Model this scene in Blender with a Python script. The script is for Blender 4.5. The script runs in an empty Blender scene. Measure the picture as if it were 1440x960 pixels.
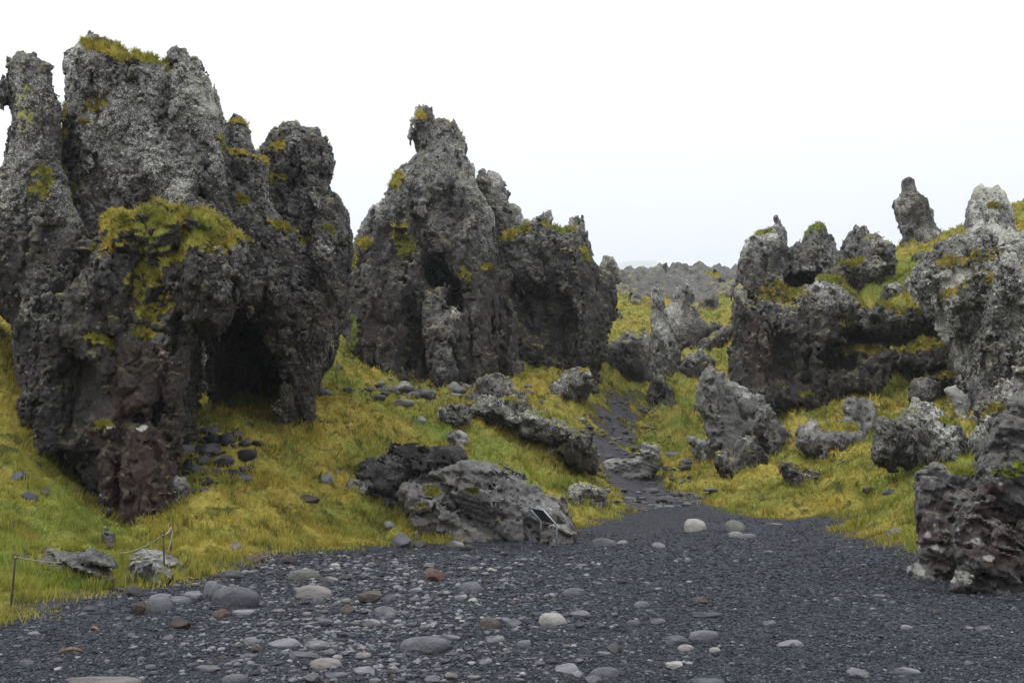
import bpy, math, random
import numpy as np
from mathutils import Vector

random.seed(7)
RNG = np.random.default_rng(11)
F32 = np.float32
C = bpy.context.scene.collection

# ------------------------------------------------------------------ camera maths
FPX = 1400.0                      # focal length in pixels of a 1440 wide frame (35 mm lens)
EYE = 1.7
PITCH = math.atan(193.0 / FPX)    # camera tilted up so the level line falls on row 673
CT, ST = math.cos(PITCH), math.sin(PITCH)

def W(px, py, Y):
    """the world point at distance Y (along +y) that stands at a row and column of the photo"""
    u = (px - 720.0) / FPX; v = (480.0 - py) / FPX
    s = Y / (CT - v * ST)
    return np.array([u * s, Y, EYE + (ST + v * CT) * s])

# ------------------------------------------------------------------ noise volumes (tileable)
def _build_volumes(n=96, cells=12):
    rng = np.random.default_rng(5)
    g = rng.normal(size=(cells, cells, cells, 3)); g /= np.linalg.norm(g, axis=-1, keepdims=True)
    ax = np.arange(n) * cells / n
    X, Y, Z = np.meshgrid(ax, ax, ax, indexing='ij')
    P3 = np.stack([X, Y, Z], -1).astype(F32)
    I = np.floor(P3).astype(int); Fr = P3 - I
    fade = Fr ** 3 * (Fr * (Fr * 6 - 15) + 10)
    per = np.zeros((n, n, n), F32)
    for dx in (0, 1):
        for dy in (0, 1):
            for dz in (0, 1):
                d = np.array([dx, dy, dz])
                J = (I + d) % cells
                gg = g[J[..., 0], J[..., 1], J[..., 2]]
                dot = ((Fr - d) * gg).sum(-1)
                w = np.prod(np.where(d == 1, fade, 1 - fade), -1)
                per += (dot * w).astype(F32)
    per *= 1.6
    fp = rng.random((cells, cells, cells, 3)); val = rng.random((cells, cells, cells))
    f1 = np.full((n, n, n), 9.0, F32); f2 = f1.copy(); rid = np.zeros((n, n, n), F32)
    for dx in (-1, 0, 1):
        for dy in (-1, 0, 1):
            for dz in (-1, 0, 1):
                J = (I + [dx, dy, dz]) % cells
                q = fp[J[..., 0], J[..., 1], J[..., 2]] + [dx, dy, dz] - Fr
                dd = np.sqrt((q * q).sum(-1)).astype(F32)
                near = dd < f1
                f2 = np.where(near, f1, np.minimum(f2, dd))
                rid = np.where(near, val[J[..., 0], J[..., 1], J[..., 2]], rid).astype(F32)
                f1 = np.where(near, dd, f1)
    return per, f1, (f2 - f1), rid, n, cells
VP, VW, VC, VR, VN, VCELLS = _build_volumes()
_a = 0.7
ROT = np.array([[0.8, -0.6, 0.0], [0.48, 0.64, -0.6], [0.36, 0.48, 0.8]], F32)

def samp(vol, p, nearest=False):
    q = (np.asarray(p, F32) * (VN / VCELLS))
    if nearest:
        i = np.floor(q).astype(np.int32) % VN
        return vol[i[:, 0], i[:, 1], i[:, 2]]
    i = np.floor(q).astype(np.int32); f = q - i
    i %= VN; j = (i + 1) % VN
    fl = vol.ravel()
    x0 = i[:, 0] * (VN * VN); x1 = j[:, 0] * (VN * VN); y0 = i[:, 1] * VN; y1 = j[:, 1] * VN; z0 = i[:, 2]; z1 = j[:, 2]
    fx, fy, fz = f[:, 0], f[:, 1], f[:, 2]
    def lz(a):
        b = fl[a + z0]; return b + (fl[a + z1] - b) * fz
    c00 = lz(x0 + y0); c01 = lz(x0 + y1); c10 = lz(x1 + y0); c11 = lz(x1 + y1)
    c0 = c00 + (c01 - c00) * fy; c1 = c10 + (c11 - c10) * fy
    return c0 + (c1 - c0) * fx

def fbm(p, octs=3, gain=0.5, off=0.0):
    p = np.asarray(p, F32) + F32(off); a = 1.0; r = np.zeros(len(p), F32)
    for k in range(octs):
        r += a * samp(VP, p); a *= gain
        p = (p @ ROT.T) * F32(2.03) + F32(3.7)
    return r

def p3(x, y, z=0.0):
    x = np.asarray(x, F32)
    return np.stack([x, np.asarray(y, F32) + 0 * x, np.asarray(z, F32) + 0 * x], -1)

def sstep(a, b, x):
    t = np.clip((x - a) / (b - a), 0, 1); return t * t * (3 - 2 * t)

# ------------------------------------------------------------------ polygon signed distance (positive inside)
def poly_sd(px, pz, pts):
    pts = np.asarray(pts, float); n = len(pts)
    d2 = np.full(px.shape, 1e18); inside = np.zeros(px.shape, bool)
    for k in range(n):
        ax, az = pts[k]; bx, bz = pts[(k + 1) % n]
        ex, ez = bx - ax, bz - az
        wx, wz = px - ax, pz - az
        t = np.clip((wx * ex + wz * ez) / (ex * ex + ez * ez + 1e-12), 0, 1)
        dx = wx - ex * t; dz = wz - ez * t
        d2 = np.minimum(d2, dx * dx + dz * dz)
        c1 = (az <= pz) & (bz > pz); c2 = (az > pz) & (bz <= pz)
        cr = ex * wz - ez * wx
        inside ^= (c1 & (cr > 0)) | (c2 & (cr < 0))
    d = np.sqrt(d2)
    return np.where(inside, d, -d)

# ------------------------------------------------------------------ terrain
CTRL = []   # (px, row, Y)
def col(px, *pairs):
    for Y, row in pairs: CTRL.append((px, row, Y))
col(-260, (13, 860), (16, 770), (20, 680), (25, 570), (30, 480), (50, 450), (90, 450))
col(-60, (13, 848), (16, 765), (20, 690), (25, 580), (29, 490), (34, 455), (50, 450), (90, 450))
col(15, (13.5, 840), (16, 775), (20, 705), (25, 610), (29.5, 490), (34, 460), (50, 455))
col(100, (14.5, 835), (17, 800), (20, 755), (23, 715), (27, 655), (34, 560), (50, 500))
col(190, (16, 822), (19, 792), (22, 770), (24, 760), (28, 690), (34, 590))
col(280, (18, 806), (21, 765), (25, 700), (30, 620), (34, 578), (40, 560), (60, 520))
col(350, (19.5, 793), (23, 745), (27, 690), (31, 620), (34, 585), (40, 560))
col(430, (24, 772), (27, 730), (31, 655), (34, 600), (40, 520), (46, 480), (62, 440), (90, 430))
col(520, (26.5, 765), (31, 695), (36, 612), (44, 548), (50, 520), (70, 500))
col(620, (28.8, 757), (34, 668), (40, 603), (46, 556), (52, 530), (70, 495))
col(720, (29.5, 755), (36, 678), (42, 612), (47, 565), (52, 532), (58, 500), (66, 485), (85, 475))
col(800, (33, 745), (38, 693), (44, 645), (49, 585), (54, 525), (60, 495), (70, 470), (85, 440), (110, 400))
col(870, (36, 731), (42, 694), (48, 645), (55, 597), (62, 560), (70, 522), (80, 468), (92, 428), (105, 404), (120, 390), (150, 385))
col(960, (36, 718), (42, 698), (50, 650), (58, 602), (66, 562), (75, 505), (88, 452), (100, 418), (120, 390), (150, 384))
col(1040, (32, 729), (38, 702), (46, 655), (54, 610), (60, 570), (75, 485), (95, 424), (120, 391), (150, 385))
col(1150, (31, 737), (36, 697), (42, 652), (50, 592), (57, 556), (66, 480), (75, 410), (90, 386), (120, 395))
col(1250, (26, 764), (31, 706), (36, 662), (44, 597), (50, 566), (54, 545), (57.5, 462), (62, 428), (70, 388), (80, 358), (110, 372))
col(1350, (19, 795), (25, 715), (30, 660), (36, 615), (42, 588), (50, 562), (54.5, 545), (57.5, 458), (62, 415), (75, 345), (110, 350))
col(1440, (15.5, 828), (20, 762), (25, 698), (30, 655), (36, 622), (42, 590), (47, 500), (55, 385), (70, 300), (110, 300))
col(1620, (14, 850), (20, 745), (30, 605), (45, 455), (70, 295), (110, 280))
_cx, _cy, _ce = [], [], []
for px, row, Y in CTRL:
    w = W(px, row, Y); _cx.append(w[0] / (Y + 8)); _cy.append(math.log(Y + 8)); _ce.append(w[2] / (Y + 8))
def flat(x, Y, z): _cx.append(x / (Y + 8)); _cy.append(math.log(Y + 8)); _ce.append(z / (Y + 8))
for Y in (-6, -2, 2, 5, 8, 10.5):
    for u in (-1.2, -0.6, -0.3, 0, 0.3, 0.6, 1.2): flat(u * (Y + 8), Y, 0.0)
for Y, us in ((13, (-0.2, 0, .2, .3)), (17, (-.15, 0, .15, .24)), (22, (-.08, .05, .15, .22)), (27, (.03, .1, .17)), (31, (.06, .12))):
    for u in us: flat(u * (Y + 8), Y, 0.0)
for u in (-1.2, -.7, -.35, 0, .35, .7, 1.2):
    flat(u * 208, 200, 26); flat(u * 408, 400, 24); flat(u * 908, 900, 14)
for Y, z in ((18, 3), (30, 8), (60, 15), (110, 24)):
    flat(-1.2 * (Y + 8), Y, z); flat(1.2 * (Y + 8), Y, z)
_KX = 2.2
_cx = np.array(_cx) * _KX; _cy = np.array(_cy); _ce = np.array(_ce)
def _tps_fit():
    n = len(_cx)
    r2 = (_cx[:, None] - _cx) ** 2 + (_cy[:, None] - _cy) ** 2
    K = 0.5 * r2 * np.log(r2 + 1e-12) + 0.004 * np.eye(n)
    P = np.stack([np.ones(n), _cx, _cy], 1)
    A = np.zeros((n + 3, n + 3)); A[:n, :n] = K; A[:n, n:] = P; A[n:, :n] = P.T
    return np.linalg.solve(A, np.concatenate([_ce, [0, 0, 0]]))
_tw = _tps_fit()
def hb(x, y):
    """smooth height of the ground"""
    x = np.asarray(x, float); y = np.maximum(np.asarray(y, float), -7.0)
    sh = np.broadcast(x, y).shape
    x = np.broadcast_to(x, sh).ravel(); y = np.broadcast_to(y, sh).ravel()
    out = np.empty(len(x)); n = len(_cx)
    for s in range(0, len(x), 40000):
        xs, ys = x[s:s + 40000], y[s:s + 40000]
        a = (_KX * xs / (ys + 8)).astype(F32); b = np.log(ys + 8).astype(F32)
        r2 = (a[:, None] - _cx.astype(F32)) ** 2 + (b[:, None] - _cy.astype(F32)) ** 2
        e = (0.5 * r2 * np.log(r2 + F32(1e-12))) @ _tw[:n].astype(F32) + _tw[n] + _tw[n + 1] * a + _tw[n + 2] * b
        out[s:s + 40000] = e * (ys + 8)
    return out.reshape(sh)

def ground_hit(px, py, hf=hb):
    """where sight lines through photo points meet the ground"""
    px = np.atleast_1d(np.asarray(px, float)); py = np.atleast_1d(np.asarray(py, float))
    Ys = np.geomspace(3.5, 170, 260)
    u = (px - 720) / FPX; v = (480 - py) / FPX
    den = CT - v * ST
    X = (u / den)[:, None] * Ys; Z = EYE + ((ST + v * CT) / den)[:, None] * Ys
    Hh = hf(X, np.broadcast_to(Ys, X.shape))
    below = Z <= Hh
    k = np.where(below.any(1), below.argmax(1), len(Ys) - 1); k = np.maximum(k, 1)
    r = np.arange(len(px))
    a = (Z - Hh)[r, k - 1]; b = (Z - Hh)[r, k]
    t = np.clip(a / (a - b + 1e-9), 0, 1)
    Yh = Ys[k - 1] + (Ys[k] - Ys[k - 1]) * t
    xh = u / den * Yh
    return np.stack([xh, Yh, hf(xh, Yh)], 1)

BEACH_PX = [(-500, 1100), (-260, 985), (-100, 915), (0, 877), (60, 857), (110, 843), (170, 832), (240, 818), (300, 805), (345, 790),
            (372, 778), (430, 772), (520, 767), (600, 762), (700, 757), (745, 756), (800, 748), (850, 734), (882, 724),
            (905, 716), (960, 706), (1000, 714), (1050, 727), (1110, 731), (1160, 726), (1190, 732), (1178, 745), (1230, 761), (1290, 773),
            (1340, 790), (1440, 815), (1600, 850), (1900, 930), (1900, 1100)]
_bw = ground_hit([p[0] for p in BEACH_PX[1:-1]], [p[1] for p in BEACH_PX[1:-1]])[:, :2]
BEACH = [(-14, -8)] + [tuple(p) for p in _bw] + [(25, 10), (25, -8)]
PATH_PX = [(905, 722), (880, 705), (882, 690), (850, 668), (835, 640), (826, 612), (832, 590), (852, 572), (866, 556), (893, 552), (903, 566),
           (893, 590), (888, 612), (896, 640), (918, 668), (945, 690), (985, 708), (990, 722)]
PATH = [tuple(p) for p in ground_hit([p[0] for p in PATH_PX], [p[1] for p in PATH_PX])[:, :2]]

def hn(x, y, want_masks=False):
    """full height of the ground with its hummocks, and what covers it"""
    x = np.asarray(x, float).ravel(); y = np.asarray(y, float).ravel()
    base = hb(x, y)
    q = p3(x, y)
    wob = fbm(q * F32(0.9), 3) * 0.35 + fbm(q * F32(0.25), 2, off=9) * 0.5
    sb = poly_sd(x, y, BEACH) + wob * 0.8
    sp = poly_sd(x, y, PATH) + wob * 0.9
    sp = sp - np.maximum(fbm(q * F32(0.75), 3, off=21) - .05, 0) * 1.9 * sstep(41, 46, y)
    pathy = sp
    lava = sstep(92, 104, y + 14 * fbm(q * F32(0.06), 2, off=5)) * sstep(0.32, 0.2, np.abs(x / (y + 8) - 0.1))
    lava = np.maximum(lava, sstep(125, 140, y))
    grass = np.clip(-np.maximum(sb, sp) / 1.2, 0, 1) * (1 - lava)
    dist = np.clip(y / 30.0, 0.6, 2.2)
    bill = np.abs(samp(VP, q * F32(1.6) + F32(4.4)))
    bill2 = np.abs(samp(VP, q * F32(.7) + F32(1.4)))
    g = (0.20 * fbm(q * F32(0.55), 3, off=2) + 0.30 * (bill - 0.25) + 0.42 * (bill2 - .25)) * dist + 0.05 * fbm(q * F32(4.0), 2, off=8)
    b = 0.04 * fbm(q * F32(0.5), 2, off=1) + 0.055 * fbm(q * F32(1.7), 3, off=6) + 0.045 * (0.5 - samp(VW, q * F32(2.6)))
    lv = 2.8 * (0.5 - samp(VW, q * F32(0.28))) + 0.8 * (0.5 - samp(VW, q * F32(0.7) + F32(1.3))) + 0.4 * fbm(q * F32(1.4), 2)
    pth = 0.10 * fbm(q * F32(0.9), 3, off=14)
    h = base + grass * g + lava * lv + np.clip(sb / 0.8, 0, 1) * b + (np.clip(sp, 0, 1)) * pth
    if want_masks: return h, sb, pathy, lava, grass
    return h

def hfull(x, y):
    x = np.asarray(x, float); y = np.asarray(y, float)
    sh = np.broadcast(x, y).shape
    return hn(np.broadcast_to(x, sh), np.broadcast_to(y, sh)).reshape(sh)

# ------------------------------------------------------------------ objects
def new_mesh(name, verts, faces, smooth=True):
    """faces: (n,3) or (n,4) int array"""
    me = bpy.data.meshes.new(name)
    verts = np.ascontiguousarray(verts, F32); faces = np.ascontiguousarray(faces, np.int32)
    k = faces.shape[1]
    me.vertices.add(len(verts)); me.vertices.foreach_set('co', verts.ravel())
    me.loops.add(faces.size); me.loops.foreach_set('vertex_index', faces.ravel())
    me.polygons.add(len(faces))
    me.polygons.foreach_set('loop_start', np.arange(0, faces.size, k, dtype=np.int32))
    me.polygons.foreach_set('loop_total', np.full(len(faces), k, np.int32))
    me.polygons.foreach_set('use_smooth', np.full(len(faces), smooth, bool))
    me.update(calc_edges=True)
    return me

def set_attr(me, name, arr):
    a = me.attributes.new(name, 'FLOAT', 'POINT'); a.data.foreach_set('value', np.ascontiguousarray(arr, F32))

def link(name, me, mat, parent=None, loc=None):
    o = bpy.data.objects.new(name, me); C.objects.link(o)
    if mat is not None and not me.materials: me.materials.append(mat)
    if parent is not None: o.parent = parent
    if loc is not None: o.location = loc
    return o

def tag(o, label=None, cat=None, group=None, kind=None):
    if label: o['label'] = label
    if cat: o['category'] = cat
    if group: o['group'] = group
    if kind: o['kind'] = kind
    return o

def thing(name, label, cat, loc, group=None):
    o = bpy.data.objects.new(name, None); C.objects.link(o); o.location = loc; o.empty_display_size = 0.3
    return tag(o, label, cat, group)

# ------------------------------------------------------------------ materials
def nodes(name):
    m = bpy.data.materials.new(name); m.use_nodes = True
    nt = m.node_tree; bs = nt.nodes['Principled BSDF']
    return m, nt, bs

class NB:
    def __init__(s, nt): s.nt = nt
    def n(s, t, **kw):
        x = s.nt.nodes.new(t)
        for k, v in kw.items(): setattr(x, k, v)
        return x
    def put(s, sock, v):
        if isinstance(v, bpy.types.NodeSocket): s.nt.links.new(v, sock)
        elif v is not None: sock.default_value = v
    def math(s, op, a, b=None, c=None, clamp=False):
        x = s.n('ShaderNodeMath', operation=op, use_clamp=clamp)
        s.put(x.inputs[0], a); s.put(x.inputs[1], b); s.put(x.inputs[2], c)
        return x.outputs[0]
    def mix(s, f, a, b):
        x = s.n('ShaderNodeMix', data_type='RGBA')
        s.put(x.inputs[0], f)
        for k, v in ((6, a), (7, b)):
            if not isinstance(v, bpy.types.NodeSocket): v = (*v, 1) if len(v) == 3 else v
            s.put(x.inputs[k], v)
        return x.outputs[2]
    def noise(s, vec, scale, detail=4, rough=0.55, dist=0.0):
        x = s.n('ShaderNodeTexNoise'); s.put(x.inputs['Vector'], vec)
        x.inputs['Scale'].default_value = scale; x.inputs['Detail'].default_value = detail
        x.inputs['Roughness'].default_value = rough; x.inputs['Distortion'].default_value = dist
        return x.outputs[0]
    def vor(s, vec, scale, feature='F1', out=0):
        x = s.n('ShaderNodeTexVoronoi', feature=feature); s.put(x.inputs['Vector'], vec)
        x.inputs['Scale'].default_value = scale
        return x.outputs[out]
    def ramp(s, f, a, b):
        x = s.n('ShaderNodeMapRange', interpolation_type='SMOOTHSTEP')
        s.put(x.inputs[0], f); x.inputs[1].default_value = a; x.inputs[2].default_value = b
        return x.outputs[0]
    def attr(s, name): return s.n('ShaderNodeAttribute', attribute_name=name).outputs['Fac']
    def bump(s, h, strength, dist, nrm=None):
        x = s.n('ShaderNodeBump'); x.inputs['Strength'].default_value = strength; x.inputs['Distance'].default_value = dist
        s.put(x.inputs['Height'], h); s.put(x.inputs['Normal'], nrm)
        return x.outputs[0]

def turf_colour(b, pos):
    """moss and autumn grass: ochre, olive and fresh green in drifts"""
    n1 = b.noise(pos, 0.35, 5, 0.6); n2 = b.noise(pos, 1.7, 5, 0.65); n3 = b.noise(pos, 0.16, 3, 0.5)
    c = b.mix(b.ramp(n1, 0.40, 0.60), (0.42, 0.342, 0.068), (0.25, 0.258, 0.048))
    c = b.mix(b.ramp(n2, 0.50, 0.66), c, (0.075, 0.090, 0.018))
    c = b.mix(b.math('MULTIPLY', b.ramp(n3, 0.52, 0.66), 0.65), c, (0.185, 0.275, 0.045))
    c = b.mix(b.math('MULTIPLY', b.ramp(b.noise(pos, 0.8, 4, 0.6, 0.4), 0.58, 0.70), 0.5), c, (0.36, 0.21, 0.03))
    c = b.mix(b.math('MULTIPLY', b.ramp(b.noise(pos, 1.15, 5, 0.7, 0.5), 0.60, 0.72), 0.7), c, (0.075, 0.052, 0.026))
    return c

def mat_rock(name, dark=(0.015, 0.0145, 0.017), mid=(0.084, 0.074, 0.067), lich=(0.46, 0.455, 0.42), fine=1.0, bump=1.0, olv=.62, auto=.60):
    m, nt, bs = nodes(name); b = NB(nt)
    pos = b.n('ShaderNodeNewGeometry').outputs['Position']; nrm = b.n('ShaderNodeNewGeometry').outputs['Normal']
    sep = b.n('ShaderNodeSeparateXYZ'); b.put(sep.inputs[0], nrm); nz = sep.outputs[2]
    aL, aM, aR = b.attr('lichen'), b.attr('moss'), b.attr('rust')
    n0 = b.noise(pos, 0.5 * fine, 5, 0.6); n1 = b.noise(pos, 3.2 * fine, 8, 0.68); n2 = b.noise(pos, 11.0 * fine, 6, 0.7)
    base = b.mix(b.ramp(b.math('ADD', b.math('MULTIPLY', n0, 0.5), b.math('MULTIPLY', n2, 0.5)), 0.36, 0.66), dark, mid)
    base = b.mix(b.math('MULTIPLY', aR, b.ramp(n1, 0.25, 0.6)), base, (0.060, 0.038, 0.034))
    # crustose lichen: large grey drifts broken into speckle, plus small pale rosettes
    t = b.math('ADD', b.math('MULTIPLY', n1, 0.62), b.math('MULTIPLY', n2, 0.38))
    t = b.math('ADD', t, b.math('MULTIPLY', b.math('SUBTRACT', aL, 0.5), 0.36))
    t = b.math('ADD', t, b.math('MULTIPLY', nz, 0.13))
    grey = b.mix(b.noise(pos, 1.1 * fine, 3), (0.085, 0.084, 0.086), (0.18, 0.177, 0.170))
    n3 = b.noise(pos, 26.0 * fine, 4, 0.7)
    t = b.math('ADD', t, b.math('MULTIPLY', b.math('SUBTRACT', n3, 0.5), 0.30))
    c = b.mix(b.math('MULTIPLY', b.ramp(t, 0.475, 0.60), 0.85), base, grey)
    sp_k = b.math('ADD', b.math('MULTIPLY', n3, 0.55), b.math('ADD', b.math('MULTIPLY', n2, 0.25), b.math('ADD', b.math('MULTIPLY', n0, 0.20), b.math('MULTIPLY', b.math('SUBTRACT', aL, 0.5), 0.24))))
    c = b.mix(b.ramp(sp_k, 0.565, 0.615), c, lich)
    c = b.mix(b.ramp(t, 0.66, 0.72), c, lich)
    olive = b.ramp(b.math('ADD', b.noise(pos, 2.3 * fine, 6, 0.65), b.math('MULTIPLY', nz, 0.12)), 0.57, 0.68)
    c = b.mix(b.math('MULTIPLY', olive, olv), c, (0.125, 0.122, 0.062))
    v = b.vor(pos, 5.0 * fine); ros = b.math('MULTIPLY', b.ramp(v, 0.30, 0.16), b.ramp(b.math('ADD', b.noise(pos, 1.9 * fine, 4, 0.6), b.math('MULTIPLY', aL, 0.14)), 0.56, 0.68))
    c = b.mix(b.math('MULTIPLY', ros, b.noise(pos, 2.7, 2)), c, (0.42, 0.41, 0.39))
    # thin moss on ledges
    mm = b.math('ADD', b.math('MULTIPLY', aM, 0.75), b.math('MULTIPLY', b.math('SUBTRACT', nz, 0.55), 0.35))
    mm = b.math('ADD', mm, b.math('MULTIPLY', b.math('SUBTRACT', n1, 0.5), 0.9))
    moss = turf_colour(b, pos)
    mm = b.math('MAXIMUM', mm, b.math('ADD', b.math('MULTIPLY', b.math('SUBTRACT', nz, auto), 0.9), b.math('MULTIPLY', b.math('SUBTRACT', n0, 0.44), 1.3)))
    mf = b.ramp(mm, 0.20, 0.34)
    c = b.mix(b.math('MULTIPLY', mf, 0.92), c, b.mix(0.25, moss, (0.07, 0.07, 0.025)))
    nt.links.new(c, bs.inputs['Base Color'])
    bs.inputs['Roughness'].default_value = 0.78; bs.inputs['Specular IOR Level'].default_value = 0.3
    mp = b.n('ShaderNodeMapping'); b.put(mp.inputs['Vector'], pos); mp.inputs['Scale'].default_value = (1, 1, .42)
    rid = b.math('ABSOLUTE', b.math('SUBTRACT', b.noise(mp.outputs[0], 4.2 * fine, 7, 0.66), 0.5))
    crk = b.ramp(b.vor(mp.outputs[0], 1.7 * fine, 'DISTANCE_TO_EDGE'), 0.0, 0.07)
    hgt = b.math('ADD', b.math('MULTIPLY', n1, 0.7), b.math('ADD', b.math('MULTIPLY', n2, 0.4), b.math('ADD', b.math('MULTIPLY', rid, -1.25), b.math('MULTIPLY', crk, 0.22))))
    nt.links.new(b.bump(hgt, bump, 0.145 / fine), bs.inputs['Normal'])
    return m

M = {}
M['rock'] = mat_rock('lava_rock')
M['black_boulder'] = mat_rock('black_boulder_rock', dark=(0.012, 0.012, 0.013), mid=(0.042, 0.041, 0.043), lich=(0.2, 0.2, 0.195), fine=1.5, bump=0.6, olv=.12, auto=.95)
M['boulder'] = mat_rock('boulder_rock', dark=(0.040, 0.038, 0.039), mid=(0.125, 0.119, 0.114), lich=(0.29, 0.285, 0.27), fine=1.6, bump=0.8, olv=.12, auto=.95)
M['pale_boulder'] = mat_rock('pale_boulder_rock', dark=(0.055, 0.053, 0.054), mid=(0.165, 0.158, 0.152), lich=(0.30, 0.295, 0.28), fine=1.5, bump=0.6, olv=.12, auto=.95)
M['far_rock'] = mat_rock('far_lava_rock', fine=0.7)
M['lava'] = mat_rock('lava_field_rock', lich=(.25, .25, .24), fine=0.5, olv=.3, auto=.86)

def mat_turf():
    m, nt, bs = nodes('turf'); b = NB(nt)
    pos = b.n('ShaderNodeNewGeometry').outputs['Position']
    c = turf_colour(b, pos)
    n = b.noise(pos, 9, 5, 0.7)
    c = b.mix(b.math('MULTIPLY', b.ramp(n, 0.35, 0.65), 0.6), b.mix(0.5, c, (0.045, 0.040, 0.014)), c)
    soil = b.math('MAXIMUM', b.ramp(b.noise(pos, 0.9, 5, 0.65, 0.3), 0.66, 0.73), b.ramp(b.math('ADD', b.attr('rim'), b.math('MULTIPLY', b.math('SUBTRACT', b.noise(pos, 2.5, 5, 0.7), 0.5), 1.6)), 0.35, 0.7))
    c = b.mix(b.math('MULTIPLY', soil, 0.8), c, (0.045, 0.035, 0.030))
    nt.links.new(c, bs.inputs['Base Color']); bs.inputs['Roughness'].default_value = 0.9; bs.inputs['Specular IOR Level'].default_value = 0.15
    nt.links.new(b.bump(b.math('ADD', n, b.noise(pos, 3, 4)), 0.9, 0.12), bs.inputs['Normal'])
    return m
M['turf'] = mat_turf()

def mat_blade():
    m, nt, bs = nodes('grass_blades'); b = NB(nt)
    pos = b.n('ShaderNodeNewGeometry').outputs['Position']
    c = turf_colour(b, pos); r = b.attr('shade')
    c = b.mix(b.math('MULTIPLY', b.ramp(r, 0.6, 1.0), 0.45), c, (0.48, 0.38, 0.10))
    c = b.mix(b.math('MULTIPLY', b.ramp(r, 0.40, 0.0), 0.5), c, (0.055, 0.075, 0.014))
    nt.links.new(c, bs.inputs['Base Color']); bs.inputs['Roughness'].default_value = 0.7; bs.inputs['Specular IOR Level'].default_value = 0.2
    tr = b.n('ShaderNodeBsdfTranslucent'); nt.links.new(c, tr.inputs['Color'])
    ms = b.n('ShaderNodeMixShader'); ms.inputs[0].default_value = 0.45
    nt.links.new(bs.outputs[0], ms.inputs[1]); nt.links.new(tr.outputs[0], ms.inputs[2])
    nt.links.new(ms.outputs[0], nt.nodes['Material Output'].inputs['Surface'])
    return m
M['blade'] = mat_blade()

def mat_gravel(name, path=False):
    m, nt, bs = nodes(name); b = NB(nt)
    pos = b.n('ShaderNodeNewGeometry').outputs['Position']
    v = b.n('ShaderNodeTexVoronoi'); b.put(v.inputs['Vector'], pos); v.inputs['Scale'].default_value = 22
    v2 = b.n('ShaderNodeTexVoronoi'); b.put(v2.inputs['Vector'], pos); v2.inputs['Scale'].default_value = 55
    sx = b.n('ShaderNodeSeparateColor'); b.put(sx.inputs[0], v.outputs['Color'])
    sy = b.n('ShaderNodeSeparateColor'); b.put(sy.inputs[0], v2.outputs['Color'])
    big = b.noise(pos, 0.28, 4, 0.6)
    c = b.mix(b.ramp(sx.outputs[0], 0.0, 1.0), (0.015, 0.017, 0.024), (0.050, 0.053, 0.067))
    c = b.mix(b.ramp(sx.outputs[1], 0.90, 0.98), c, (0.12, 0.123, 0.135))
    c = b.mix(b.math('MULTIPLY', b.ramp(sy.outputs[0], 0.5, 1.0), 0.5), c, (0.060, 0.063, 0.075))
    c = b.mix(b.math('MULTIPLY', b.ramp(big, 0.52, 0.68), 0.35), c, (0.075, 0.078, 0.092))
    if path: c = b.mix(b.ramp(b.noise(pos, 1.2, 4, 0.6), 0.45, 0.65), b.mix(0.5, c, (0.115, 0.105, 0.112)), c)
    nt.links.new(c, bs.inputs['Base Color']); bs.inputs['Roughness'].default_value = 0.7; bs.inputs['Specular IOR Level'].default_value = 0.2
    h = b.math('ADD', b.math('MULTIPLY', v.outputs['Distance'], -1.0), b.math('MULTIPLY', v2.outputs['Distance'], -0.5))
    h = b.math('ADD', h, b.math('MULTIPLY', b.noise(pos, 4, 5, 0.65), 1.6))
    nt.links.new(b.bump(h, 1.0, 0.06), bs.inputs['Normal'])
    return m
M['gravel'] = mat_gravel('black_gravel'); M['path'] = mat_gravel('path_gravel', True)

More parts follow.
